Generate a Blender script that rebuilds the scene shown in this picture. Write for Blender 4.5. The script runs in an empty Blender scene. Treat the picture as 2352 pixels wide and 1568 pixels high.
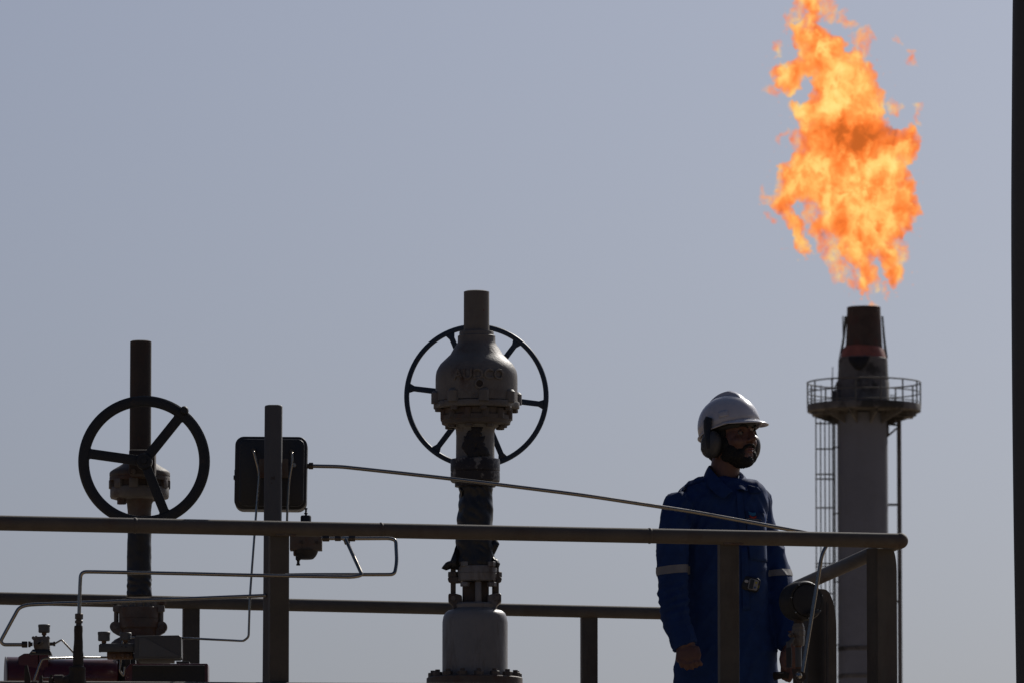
import bpy, bmesh, math, random
import numpy as np
from mathutils import Vector, Matrix, noise
from mathutils.bvhtree import BVHTree
random.seed(7)
R = math.radians
scene = bpy.context.scene
C = scene.collection

# ------------------------------------------------------------------ camera
PITCH = R(6.0); F = 19600.0; CAMZ = 1.6
cam_data = bpy.data.cameras.new('camera')
cam = bpy.data.objects.new('camera', cam_data); C.objects.link(cam)
cam.location = (0, 0, CAMZ); cam.rotation_euler = (R(90) + PITCH, 0, 0)
cam_data.sensor_width = 36; cam_data.lens = 300
cam_data.clip_start = 0.1; cam_data.clip_end = 6000
cam_data.dof.use_dof = True; cam_data.dof.focus_distance = 31.2; cam_data.dof.aperture_fstop = 30
scene.camera = cam

# ------------------------------------------------------------------ light
SUN_EL, SUN_AZ = 35.0, 27.0      # azimuth to the right of the view direction
world = bpy.data.worlds.new('World'); scene.world = world; world.use_nodes = True
wn = world.node_tree; wn.nodes.clear()
wo = wn.nodes.new('ShaderNodeOutputWorld'); wb = wn.nodes.new('ShaderNodeBackground')
sky = wn.nodes.new('ShaderNodeTexSky'); sky.sky_type = 'NISHITA'; sky.sun_disc = False
sky.sun_elevation = R(SUN_EL); sky.sun_rotation = R(SUN_AZ)
sky.air_density = 0.5; sky.dust_density = 3.7; sky.ozone_density = 3.0; sky.altitude = 0
wbal = wn.nodes.new('ShaderNodeMixRGB'); wbal.blend_type = 'MULTIPLY'; wbal.inputs['Fac'].default_value = 1   # camera white balance
wbal.inputs['Color2'].default_value = (.81, .89, 1.0, 1)
wn.links.new(sky.outputs[0], wbal.inputs['Color1']); wn.links.new(wbal.outputs[0], wb.inputs['Color'])
wb.inputs["Strength"].default_value = 0.051
wn.links.new(wb.outputs[0], wo.inputs['Surface'])
sd = bpy.data.lights.new('sun', 'SUN'); sd.energy = 3.2; sd.angle = R(0.6); sd.color = (1, .95, .88)
sun = bpy.data.objects.new('sun', sd); C.objects.link(sun)
sdir = Vector((math.sin(R(SUN_AZ)) * math.cos(R(SUN_EL)), math.cos(R(SUN_AZ)) * math.cos(R(SUN_EL)), math.sin(R(SUN_EL))))
sun.rotation_euler = sdir.to_track_quat('Z', 'Y').to_euler()
sun.location = (20, 60, 80)
scene.view_settings.view_transform = 'Standard'; scene.view_settings.look = 'None'
scene.view_settings.exposure = 0.0; scene.view_settings.gamma = 1
scene.view_settings.use_curve_mapping = False
scene.render.engine = 'CYCLES'
scene.cycles.use_denoising = True
scene.cycles.max_bounces = 6; scene.cycles.transparent_max_bounces = 64

# ------------------------------------------------------------------ photo pixel (2352 x 1568 grid) + distance -> place
_f = Vector((0, math.cos(PITCH), math.sin(PITCH))); _u = Vector((0, -math.sin(PITCH), math.cos(PITCH)))
CP = Vector((0, 0, CAMZ))
def ray(u, v): return _f + Vector((1, 0, 0)) * ((u - 1176) / F) + _u * ((784 - v) / F)
def W(u, v, Y):
    d = ray(u, v); return CP + d * (Y / d.y)
def WZ(u, v, z):
    d = ray(u, v); return CP + d * ((z - CAMZ) / d.z)
def S(px, Y): return px * Y / F

# ------------------------------------------------------------------ materials
def mat(name, col, rough=.55, metal=0.0, var=.25, scale=14, stain=None, stain_lo=.55, stain_hi=.7, stain_scale=9,
        bump=.15, bump_scale=180, spec=.5, stretch=(1, 1, 1), streak=None):
    m = bpy.data.materials.new(name); m.use_nodes = True
    nt = m.node_tree; N = nt.nodes; L = nt.links
    b = N['Principled BSDF']; b.inputs['Roughness'].default_value = rough; b.inputs['Metallic'].default_value = metal
    b.inputs['Specular IOR Level'].default_value = spec
    tc = N.new('ShaderNodeTexCoord'); mp = N.new('ShaderNodeMapping'); mp.inputs['Scale'].default_value = stretch
    L.new(tc.outputs['Object'], mp.inputs['Vector'])
    n1 = N.new('ShaderNodeTexNoise'); n1.inputs['Scale'].default_value = scale; n1.inputs['Detail'].default_value = 6
    n1.inputs['Roughness'].default_value = .65
    L.new(mp.outputs[0], n1.inputs['Vector'])
    cr = N.new('ShaderNodeValToRGB'); L.new(n1.outputs['Fac'], cr.inputs['Fac'])
    cr.color_ramp.elements[0].position = .3; cr.color_ramp.elements[1].position = .7
    cr.color_ramp.elements[0].color = (*[c * (1 - var) for c in col], 1)
    cr.color_ramp.elements[1].color = (*[min(1, c * (1 + var)) for c in col], 1)
    out = cr.outputs['Color']
    if stain:
        n2 = N.new('ShaderNodeTexNoise'); n2.inputs['Scale'].default_value = stain_scale; n2.inputs['Detail'].default_value = 8
        n2.inputs['Roughness'].default_value = .7
        mp2 = N.new('ShaderNodeMapping'); mp2.inputs['Location'].default_value = (3.1, 7.7, 1.3)
        mp2.inputs['Scale'].default_value = streak or (1, 1, 1)
        L.new(tc.outputs['Object'], mp2.inputs['Vector']); L.new(mp2.outputs[0], n2.inputs['Vector'])
        r2 = N.new('ShaderNodeValToRGB'); L.new(n2.outputs['Fac'], r2.inputs['Fac'])
        r2.color_ramp.elements[0].position = stain_lo; r2.color_ramp.elements[1].position = stain_hi
        mx = N.new('ShaderNodeMixRGB'); L.new(r2.outputs['Color'], mx.inputs['Fac']); L.new(out, mx.inputs['Color1'])
        mx.inputs['Color2'].default_value = (*stain, 1); out = mx.outputs['Color']
    L.new(out, b.inputs['Base Color'])
    if bump:
        n3 = N.new('ShaderNodeTexNoise'); n3.inputs['Scale'].default_value = bump_scale; n3.inputs['Detail'].default_value = 4
        L.new(tc.outputs['Object'], n3.inputs['Vector'])
        bp = N.new('ShaderNodeBump'); bp.inputs['Strength'].default_value = bump; bp.inputs['Distance'].default_value = .002
        L.new(n3.outputs['Fac'], bp.inputs['Height']); L.new(bp.outputs[0], b.inputs['Normal'])
        rr = N.new('ShaderNodeMapRange'); rr.inputs['To Min'].default_value = max(.05, rough - .12); rr.inputs['To Max'].default_value = min(1, rough + .15)
        L.new(n1.outputs['Fac'], rr.inputs['Value']); L.new(rr.outputs[0], b.inputs['Roughness'])
    return m
RUST = (.11, .045, .02)
M = {}
M['rail'] = mat('dusty_rail_paint', (.1, .083, .064), .7, 0, .2, 9, (.08, .045, .025), .52, .75, 5)
M['post'] = mat('dusty_post_paint', (.075, .065, .05), .7, 0, .25, 9, (.05, .032, .02), .5, .75, 6, streak=(1, 1, .3))
M['rustpipe'] = mat('rusted_pipe', (.05, .039, .032), .8, 0, .25, 10, (.07, .042, .028), .5, .7, 8)
M['cast'] = mat('weathered_grey_casting', (0.15, 0.134, 0.114), .55, 0, .25, 8, (.07, .04, .025), .53, .66, 7, bump=.5, bump_scale=120)
M['castrust'] = mat('rusty_casting', (0.0972, 0.079, 0.0632), .65, 0, .3, 9, (.09, .045, .025), .48, .62, 8, bump=.5, bump_scale=120)
M['grease'] = mat('grease_stained_casting', (0.192, 0.176, 0.152), .5, 0, .25, 8, (.02, .013, .01), .44, .5, 13, bump=.4)
M['body'] = mat('grey_painted_body', (0.209, 0.199, 0.187), .38, 0, .12, 6, (.075, .045, .028), .5, .66, 6, bump=.4, bump_scale=60, streak=(1, 1, .25))
M['wheel_blue'] = mat('dark_blue_wheel_paint', (.012, .028, .055), .5, 0, .3, 12, (.05, .035, .03), .6, .7, 12)
M['wheel_dark'] = mat('dark_wheel_paint', (.016, .018, .02), .6, 0, .3, 12, (.05, .035, .025), .58, .7, 12)
M['wrap'] = mat('black_plastic_wrap', (.018, .018, .018), .4, 0, .3, 20, bump=.8, bump_scale=25)
M['tape'] = mat('brown_pipe_wrap', (.03, .024, .018), .8, 0, .3, 30, (.09, .05, .025), .62, .7, 20, bump=.8, bump_scale=60)
M['steel'] = mat('stainless_tube', (.34, .31, .26), .22, 1.0, .1, 30, bump=.05, bump_scale=400)
M['fitting'] = mat('steel_fitting', (0.104, 0.088, 0.072), .45, .8, .2, 30, (.12, .07, .04), .6, .7, 20)
M['boxdark'] = mat('dark_enclosure', (.018, .018, .019), .45, 0, .2, 6, (.03, .015, .01), .6, .72, 7, bump=.1)
M['pole'] = mat('grey_painted_pole', (0.098, 0.0938, 0.0868), .6, 0, .12, 10, (.05, .03, .02), .66, .74, 14, stretch=(1, 1, .3))
M['red'] = mat('dark_red_paint', (0.075, 0.009, 0.0135), .28, 0, .2, 8, (.05, .015, .012), .6, .75, 9, bump=.05, spec=.6)
M['blackpaint'] = mat('black_paint', (.012, .012, .014), .5, 0, .3, 10)
M['grey'] = mat('light_grey_plastic', (0.0714, 0.0714, 0.0689), .5, 0, .1, 10, bump=.05)
M['gaugegrey'] = mat('gauge_grey', (0.0994, 0.0994, 0.0952), .45, .2, .15, 10, bump=.05)
M['blackrubber'] = mat('black_gauge_case', (.018, .017, .016), .45, 0, .2, 10, bump=.05)
M['skin'] = mat('skin', (0.131, 0.0599, 0.0416), .5, 0, .12, 40, bump=.12, bump_scale=260)
M['hair'] = mat('black_hair', (0.0072, 0.0063, 0.0054), .75, 0, .3, 60, bump=1.0, bump_scale=500)
M['lip'] = mat('lips', (.17, .07, .06), .45, 0, .1, 30, bump=0)
M['eye'] = mat('eye_white', (0.096, 0.084, 0.078), .2, 0, .05, 10, bump=0)
M['iris'] = mat('iris', (.02, .012, .008), .15, 0, .1, 10, bump=0)
M['cloth'] = mat('blue_cotton', (0.0135, 0.0392, 0.129), .8, 0, .2, 25, bump=.15, bump_scale=700, spec=.25)
M['clothdark'] = mat('blue_cotton_seam', (0.00927, 0.0271, 0.0894), .85, 0, .2, 25, bump=.3, bump_scale=700, spec=.2)
M['band'] = mat('reflective_band', (0.218, 0.205, 0.192), .5, 0, .1, 40, bump=.1)
M['helmet'] = mat('white_helmet_shell', (0.514, 0.503, 0.525), .22, 0, .04, 10, bump=.03, spec=.6)
M['muff'] = mat('grey_ear_cup', (0.054, 0.054, 0.0552), .4, 0, .08, 20, bump=.05)
M['black'] = mat('black_plastic', (.012, .012, .013), .45, 0, .2, 20, bump=.05)
M['stack'] = mat('stack_grey_paint', (.19, .2, .23), .85, 0, .05, .4, (.165, .172, .195), .5, .7, .35, bump=0, stretch=(1, 1, .3))
M['stackdark'] = mat('sooty_steel', (0.14, 0.133, 0.126), .8, 0, .25, 1.2, (.035, .033, .03), .5, .6, .9, bump=0)
M['stackrail'] = mat('stack_railing_steel', (0.09, 0.09, 0.0855), .7, 0, .2, 2, bump=0)
M['tip'] = mat('burnt_flare_tip', (0.0624, 0.0437, 0.0364), .8, 0, .3, 1.5, (.08, .035, .028), .5, .65, 1.0, bump=0)
M['tipred'] = mat('red_hot_oxide_cone', (0.24, 0.084, 0.066), .7, 0, .2, 1.5, (.12, .045, .04), .5, .65, 1.2, bump=0)
M['soot'] = mat('soot', (.02, .02, .022), .9, 0, .3, 2, bump=0)
M['mast'] = mat('dark_grey_mast', (0.055, 0.057, 0.055), .6, 0, .15, 3, bump=.05, stretch=(1, 1, .1))
M['sand'] = mat('desert_sand', (.29, .215, .14), .95, 0, .15, .2, (.24, .18, .12), .5, .7, .05, bump=.6, bump_scale=3)
M['deck'] = mat('galvanised_deck', (.16, .15, .14), .7, .3, .2, 5)
M['yellow'] = mat('yellow_print', (.45, .4, .03), .5, 0, .05, 10, bump=0)
M['blueprint'] = mat('blue_print', (.03, .1, .25), .5, 0, .05, 10, bump=0)
M['logoblue'] = mat('logo_blue_thread', (.01, .13, .28), .7, 0, .1, 60, bump=.3)
M['logored'] = mat('logo_red_thread', (.28, .012, .012), .7, 0, .1, 60, bump=.3)
M['lcd'] = mat('lcd_screen', (.03, .032, .028), .2, 0, .05, 10, bump=0)
M['white'] = mat('white_plastic', (.45, .45, .44), .4, 0, .05, 10, bump=0)
M['brass'] = mat('tarnished_brass', (.16, .09, .05), .5, .6, .3, 20, bump=.2)

# ------------------------------------------------------------------ object helpers
WL = {}
def thing(name, label, cat, loc, group=None):
    o = bpy.data.objects.new(name, None); C.objects.link(o); o.location = loc; o.empty_display_size = .05
    WL[o] = Vector(loc); o['label'] = label; o['category'] = cat
    if group: o['group'] = group
    return o
def mesh_obj(name, me, m=None, parent=None, smooth=True, angle=35):
    o = bpy.data.objects.new(name, me); C.objects.link(o)
    if m is not None and not me.materials: me.materials.append(M[m] if isinstance(m, str) else m)
    if smooth:
        me.shade_smooth()
        try: me.set_sharp_from_angle(angle=R(angle))
        except Exception: pass
    if parent is not None:
        o.parent = parent; o.location = -WL[parent]
        WL[o] = Vector((0, 0, 0))
    else: WL[o] = Vector((0, 0, 0))
    return o
def top_mesh(name, bm, m, label, cat, group=None, **k):
    o = obj(name, bm, m, None, **k); tagt(o, label, cat, group)
    # move the origin onto the thing
    c = sum((v.co for v in o.data.vertices), Vector()) / len(o.data.vertices)
    o.data.transform(Matrix.Translation(-c)); o.location = c
    return o
def tagt(o, label, cat, group=None):
    o['label'] = label; o['category'] = cat
    if group: o['group'] = group
def obj(name, bm, m=None, parent=None, smooth=True, angle=35, label=None, kind=None):
    me = bpy.data.meshes.new(name); bmesh.ops.recalc_face_normals(bm, faces=bm.faces[:]); bm.to_mesh(me); bm.free()
    o = mesh_obj(name, me, m, parent, smooth, angle)
    if label: o['label'] = label
    if kind: o['kind'] = kind
    return o
def B(): return bmesh.new()
def basis(axis):
    a = Vector(axis).normalized()
    t = Vector((0, 0, 1)) if abs(a.z) < .9 else Vector((0, 1, 0))
    x = t.cross(a).normalized(); y = a.cross(x).normalized()
    return x, y, a
def lathe(bm, prof, c, axis=(0, 0, 1), seg=40, cap=True):
    """prof: list of (r, h) along axis from c."""
    x, y, a = basis(axis); c = Vector(c); rings = []
    for r, h in prof:
        rings.append([bm.verts.new(c + a * h + (x * math.cos(2 * math.pi * i / seg) + y * math.sin(2 * math.pi * i / seg)) * max(r, 1e-5)) for i in range(seg)])
    for A, Bq in zip(rings, rings[1:]):
        for i in range(seg):
            bm.faces.new((A[i], A[(i + 1) % seg], Bq[(i + 1) % seg], Bq[i]))
    if cap:
        bm.faces.new(rings[0][::-1]); bm.faces.new(rings[-1])
    return bm
def lathe_px(bm, u, Y, prof, seg=48):
    """upright revolve: prof [(half width px, v)] top to bottom"""
    b = W(u, prof[-1][1], Y)
    z0 = b.z
    return lathe(bm, [(S(h, Y), W(u, v, Y).z - z0) for h, v in prof][::-1], b, (0, 0, 1), seg)
def roundpath(pts, rad, n=6):
    out = [Vector(pts[0])]
    for i in range(1, len(pts) - 1):
        p0, p1, p2 = Vector(pts[i - 1]), Vector(pts[i]), Vector(pts[i + 1])
        r = rad[i] if isinstance(rad, (list, tuple)) else rad
        d1 = (p0 - p1); d2 = (p2 - p1); r = min(r, d1.length * .48, d2.length * .48)
        a = p1 + d1.normalized() * r; b = p1 + d2.normalized() * r
        for k in range(n + 1):
            t = k / n; out.append(a * (1 - t) ** 2 + p1 * 2 * t * (1 - t) + b * t * t)
    out.append(Vector(pts[-1])); return out
def tube(bm, pts, r, seg=14, closed=False, cap=True):
    pts = [Vector(p) for p in pts]; n = len(pts); rings = []
    up = None
    for i, p in enumerate(pts):
        if closed: t = (pts[(i + 1) % n] - pts[i - 1]).normalized()
        else: t = ((pts[min(i + 1, n - 1)] - pts[max(i - 1, 0)])).normalized()
        if up is None:
            x, y, _ = basis(t)
        else:
            x = (up - t * up.dot(t)).normalized(); y = t.cross(x)
        up = x
        rr = r[i] if isinstance(r, (list, tuple)) else r
        rings.append([bm.verts.new(p + (x * math.cos(2 * math.pi * k / seg) + y * math.sin(2 * math.pi * k / seg)) * rr) for k in range(seg)])
    for i in range(n if closed else n - 1):
        A, Bq = rings[i], rings[(i + 1) % n]
        for k in range(seg): bm.faces.new((A[k], A[(k + 1) % seg], Bq[(k + 1) % seg], Bq[k]))
    if cap and not closed:
        bm.faces.new(rings[0][::-1]); bm.faces.new(rings[-1])
    return bm
def box(bm, c, size, rot=None, bev=0.0, segs=2):
    g = bmesh.ops.create_cube(bm, size=1); vs = g['verts']
    mt = Matrix.Translation(Vector(c)) @ (rot.to_4x4() if rot else Matrix.Identity(4)) @ Matrix.Diagonal((*size, 1))
    bmesh.ops.transform(bm, matrix=mt, verts=vs)
    if bev > 0:
        es = list({e for v in vs for e in v.link_edges})
        bmesh.ops.bevel(bm, geom=es, offset=bev, segments=segs, affect='EDGES', profile=.5)
    return bm
def pbox(bm, u0, u1, v0, v1, Y, dep, bev=.002, segs=2):
    a = W(u0, v0, Y); b = W(u1, v1, Y)
    return box(bm, ((a.x + b.x) / 2, Y, (a.z + b.z) / 2), (abs(b.x - a.x), dep, abs(a.z - b.z)), None, bev, segs)
def prism(bm, outline, d, bev=0.0):
    """outline: list of world points (planar), extruded by vector d"""
    d = Vector(d); A = [bm.verts.new(Vector(p)) for p in outline]; f = bm.faces.new(A)
    r = bmesh.ops.extrude_face_region(bm, geom=[f]); vs = [g for g in r['geom'] if isinstance(g, bmesh.types.BMVert)]
    bmesh.ops.translate(bm, vec=d, verts=vs)
    if bev > 0:
        es = [e for v in vs + A for e in v.link_edges]
        bmesh.ops.bevel(bm, geom=list(set(es)), offset=bev, segments=2, affect='EDGES', profile=.5)
    return bm
def hexprism(bm, c, axis, r, h, bev=True):
    rr = r
    return lathe(bm, [(rr * .9, -h / 2), (rr, -h / 2 + h * .1), (rr, h / 2 - h * .1), (rr * .9, h / 2)], c, axis, 6)
def ellipsoid(bm, c, rad, rot=None, u=20, v=14):
    g = bmesh.ops.create_uvsphere(bm, u_segments=u, v_segments=v, radius=1)
    mt = Matrix.Translation(Vector(c)) @ (rot.to_4x4() if rot else Matrix.Identity(4)) @ Matrix.Diagonal((*rad, 1))
    bmesh.ops.transform(bm, matrix=mt, verts=g['verts']); return bm
def loft(bm, secs, seg=28, pw=2.3):
    """secs: (center, ax, ay) -> closed lofted body"""
    rings = []
    for c, ax, ay in secs:
        c, ax, ay = Vector(c), Vector(ax), Vector(ay); ring = []
        for i in range(seg):
            t = 2 * math.pi * i / seg; cs, sn = math.cos(t), math.sin(t)
            k = (abs(cs) ** pw + abs(sn) ** pw) ** (-1 / pw)
            ring.append(bm.verts.new(c + ax * cs * k + ay * sn * k))
        rings.append(ring)
    for A, Bq in zip(rings, rings[1:]):
        for i in range(seg): bm.faces.new((A[i], A[(i + 1) % seg], Bq[(i + 1) % seg], Bq[i]))
    bm.faces.new(rings[0][::-1]); bm.faces.new(rings[-1]); return bm
def limb(bm, pts, rad, seg=18, flat=None):
    """pts with radii (a, b) perpendicular to the path; b along the y direction"""
    pts = [Vector(p) for p in pts]; secs = []
    for i, p in enumerate(pts):
        t = (pts[min(i + 1, len(pts) - 1)] - pts[max(i - 1, 0)]).normalized()
        ref = Vector(flat) if flat is not None else Vector((0, 1, 0))
        y = (ref - t * ref.dot(t)).normalized(); x = y.cross(t).normalized()
        a, b = rad[i] if isinstance(rad[i], (tuple, list)) else (rad[i], rad[i])
        secs.append((p, x * a, y * b))
    return loft(bm, secs, seg, 2.0)
def remeshed(bm, voxel, smooth_it=4, fac=.5):
    bmesh.ops.recalc_face_normals(bm, faces=bm.faces[:])
    me = bpy.data.meshes.new('tmp'); bm.to_mesh(me); bm.free()
    o = bpy.data.objects.new('tmp', me); C.objects.link(o)
    md = o.modifiers.new('r', 'REMESH'); md.mode = 'VOXEL'; md.voxel_size = voxel
    if smooth_it:
        sm = o.modifiers.new('s', 'SMOOTH'); sm.iterations = smooth_it; sm.factor = fac
    dg = bpy.context.evaluated_depsgraph_get(); ev = o.evaluated_get(dg)
    out = bpy.data.meshes.new_from_object(ev)
    bpy.data.objects.remove(o); bpy.data.meshes.remove(me)
    return out
def get_co(me):
    a = np.empty(len(me.vertices) * 3, np.float32); me.vertices.foreach_get('co', a); return a.reshape(-1, 3)
def set_co(me, a):
    me.vertices.foreach_set('co', np.ascontiguousarray(a, np.float32).ravel()); me.update()
def text_mesh(s, size, extrude, align='CENTER'):
    cu = bpy.data.curves.new('t', 'FONT'); cu.body = s; cu.size = size; cu.extrude = extrude; cu.align_x = align; cu.align_y = 'CENTER'
    cu.bevel_depth = extrude * .25; cu.resolution_u = 4
    o = bpy.data.objects.new('t', cu); C.objects.link(o)
    me = bpy.data.meshes.new_from_object(o.evaluated_get(bpy.context.evaluated_depsgraph_get()))
    bpy.data.objects.remove(o); bpy.data.curves.remove(cu); return me

# ================================================================== SETTING
def make_ground():
    bm = B(); n = 40
    xs = [-3000, -800, -300] + [-150 + i * 15 for i in range(21)] + [300, 800, 3000]
    ys = [-3000, -600, -200, -50] + [i * 20 for i in range(26)] + [700, 1200, 3500]
    vs = [[bm.verts.new((x, y, .25 * noise.noise(Vector((x * .03, y * .03, 0))) - .1 if abs(x) > 12 or y > 60 or y < -10 else 0)) for x in xs] for y in ys]
    for j in range(len(ys) - 1):
        for i in range(len(xs) - 1): bm.faces.new((vs[j][i], vs[j][i + 1], vs[j + 1][i + 1], vs[j + 1][i]))
    o = obj('ground', bm, 'sand'); o['kind'] = 'structure'
make_ground()

RZ = W(600, 1206, 30.2).z              # height of the top rails' centre line
DECK = RZ - 1.2
def make_deck():
    a, b = W(-500, 1200, 29.9), W(2110, 1240, 30.95)
    bm = B()
    P = [Vector((a.x, a.y - .1, DECK)), Vector((b.x, b.y - .1, DECK)), Vector((b.x - .55, b.y + 4.1, DECK)), Vector((a.x - .5, a.y + 4.1, DECK))]
    prism(bm, P, (0, 0, -.12))
    o = obj('platform_deck', bm, 'deck', smooth=False); o['kind'] = 'structure'
    for i, t in enumerate([(.03, .05), (.5, .05), (.97, .05), (.03, .95), (.5, .95), (.97, .95)]):
        q = P[0].lerp(P[1], t[0]).lerp(P[3].lerp(P[2], t[0]), t[1])
        bm = B(); box(bm, (q.x, q.y, (DECK - .12) / 2 - .05), (.15, .15, DECK - .12 + .1), None, .01)
        top_mesh('support_column', bm, 'post', 'square steel column carrying the walkway deck below the picture', 'column', 'columns under the walkway deck', smooth=False)
make_deck()

# ================================================================== GUARD RAIL
RR = S(17.6, 30.2)
rail_root = thing('guard_rail', 'dusty brown pipe guard rail with angle posts running round the raised walkway', 'railing', W(1176, 1240, 30.5) * 1.0)
def rail():
    A = WZ(-140, 1197, RZ); Cn = WZ(2086, 1241.3, RZ)
    side_far = WZ(1690, 1411, RZ); back_l = WZ(-140, 1370, RZ)
    # near top rail with its rounded corner end
    bm = B(); tube(bm, [A, Cn - (Cn - A).normalized() * .03], RR, 24); ellipsoid(bm, Cn - (Cn - A).normalized() * .03, (RR * 1.07,) * 3, None, 24, 16)
    obj('top_rail', bm, 'rail', rail_root)
    d = (side_far - Cn).normalized()
    bm = B(); tube(bm, [Cn - (Cn - A).normalized() * .03 + d * .012, side_far], RR * .98, 24); obj('top_rail', bm, 'rail', rail_root)
    bm = B(); tube(bm, [back_l, WZ(1692, 1411, RZ)], RR * .93, 24); ellipsoid(bm, side_far, (RR,) * 3); obj('top_rail', bm, 'rail', rail_root)
    # knee rail of the near side (its top edge shows at the very bottom of the frame)
    k0 = W(-140, 1577, 30.1); k1 = W(1130, 1583.5, 30.45); kz = k0.z
    bm = B(); kd = (k1 - k0).normalized(); tube(bm, [k0, k1 + kd * 1.55], S(15.5, 30.2), 20); obj('knee_rail', bm, 'rail', rail_root)
    bm = B(); dz = Vector((0, 0, .56)); tube(bm, [Cn - dz, side_far - dz], RR * .9, 20); obj('knee_rail', bm, 'rail', rail_root)
    bm = B(); tube(bm, [back_l - dz, side_far - dz], RR * .9, 20); obj('knee_rail', bm, 'rail', rail_root)
    return A, Cn, side_far, back_l
RA, RC, RF, RB = rail()
def angle_post(pt_l, pt_r, top_z, cut=0.0, bot=None, th=.007, back=.05, topcut=.1):
    """L-section post: wide leg facing the camera from pt_l to pt_r (x,y), short leg going back at the left;
    top right corner optionally cut in a curve"""
    bot = DECK if bot is None else bot
    l = Vector((pt_l.x, pt_l.y, 0)); r = Vector((pt_r.x, pt_r.y, 0)); ax = (r - l).normalized(); w = (r - l).length
    nrm = Vector((-ax.y, ax.x, 0))
    bm = B()
    zt = top_z
    if cut > 0:
        ol = [l + Vector((0, 0, bot)), r + Vector((0, 0, bot)), r + Vector((0, 0, zt - topcut))]
        for k in range(1, 9):
            t = k / 8 * math.pi / 2
            ol.append(r - ax * (cut * (1 - math.cos(t))) + Vector((0, 0, zt - topcut + topcut * math.sin(t))))
        ol.append(l + Vector((0, 0, zt)))
    else:
        ol = [l + Vector((0, 0, bot)), r + Vector((0, 0, bot)), r + Vector((0, 0, zt)), l + Vector((0, 0, zt))]
    prism(bm, ol, nrm * th, .0012)
    o2 = [l + nrm * th + Vector((0, 0, bot)), l + ax * th + nrm * th + Vector((0, 0, bot)), l + ax * th + nrm * th + Vector((0, 0, zt)), l + nrm * th + Vector((0, 0, zt))]
    prism(bm, [o2[0], o2[3], o2[2], o2[1]], nrm * back)
    return bm
def posts():
    zt = RZ - RR * .75
    for (u0, u1, v) in ((621, 664.5, 1230), (1654, 1697.5, 1250)):
        t = (u0 - (-140)) / 2226
        q = RA.lerp(RC, t)
        a = W(u0, v, q.y - .004); b = W(u1, v, q.y + .006)
        obj('post', angle_post(a, b, zt), 'post', rail_root, smooth=False)
    a = W(2016, 1400, RC.y + .01); b = W(2060.5, 1400, RC.y + .075)
    obj('post', angle_post(a, b, zt - .005, .022, topcut=.085), 'post', rail_root, smooth=False)
    # intermediate post of the side rail, turned wide to the camera
    a = W(1855, 1450, 32.55); b = W(1921.5, 1450, 32.62)
    obj('post', angle_post(a, b, W(1855, 1352, 32.6).z, .055, topcut=.15), 'post', rail_root, smooth=False)
    bm = B(); prism(bm, [W(1899, 1380, 32.52), W(1899, 1600, 32.52), W(1903, 1600, 32.52), W(1903, 1386, 32.52)], (0, .06, 0)); 
    obj('post_rib', bm, 'post', rail_root, smooth=False)
    for (u0, u1, v) in ((421.5, 459, 1420), (1337, 1373, 1440)):
        t = (u0 + 140) / 1830; q = RB.lerp(RF, t)
        a = W(u0, v, q.y - .002); b = W(u1, v, q.y + .006)
        obj('post', angle_post(a, b, zt), 'post', rail_root, smooth=False)
posts()
def welds():
    for u0, u1 in ((621, 664.5), (1654, 1697.5)):
        t = ((u0 + u1) / 2 + 140) / 2226; q = RA.lerp(RC, t); ax = (RC - RA).normalized(); pts = []
        for k in range(13):
            a = k / 12; p = q + ax * ((a - .5) * S(u1 - u0 + 2, q.y)) + Vector((0, -RR * .55, -RR * .86)); pts.append(p + Vector((0, .002 * noise.noise(p * 90), .003 * noise.noise(p * 60))))
        bm = B(); tube(bm, pts, [.005 + .0015 * noise.noise(p * 120) for p in pts], 8); obj('weld_bead', bm, 'castrust', rail_root)
    for u_ in (860, 1480, 300):
        t = (u_ + 140) / 2226; q = RA.lerp(RC, t); bm = B(); lathe(bm, [(RR, -.006), (RR + .0016, -.003), (RR + .002, 0), (RR + .0016, .003), (RR, .006)], q, (RC - RA).normalized(), 24, cap=False)
        for v_ in bm.verts: v_.co += (v_.co - q).normalized() * .0008 * noise.noise(v_.co * 150)
        obj('weld_bead', bm, 'rail', rail_root)
welds()

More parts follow.
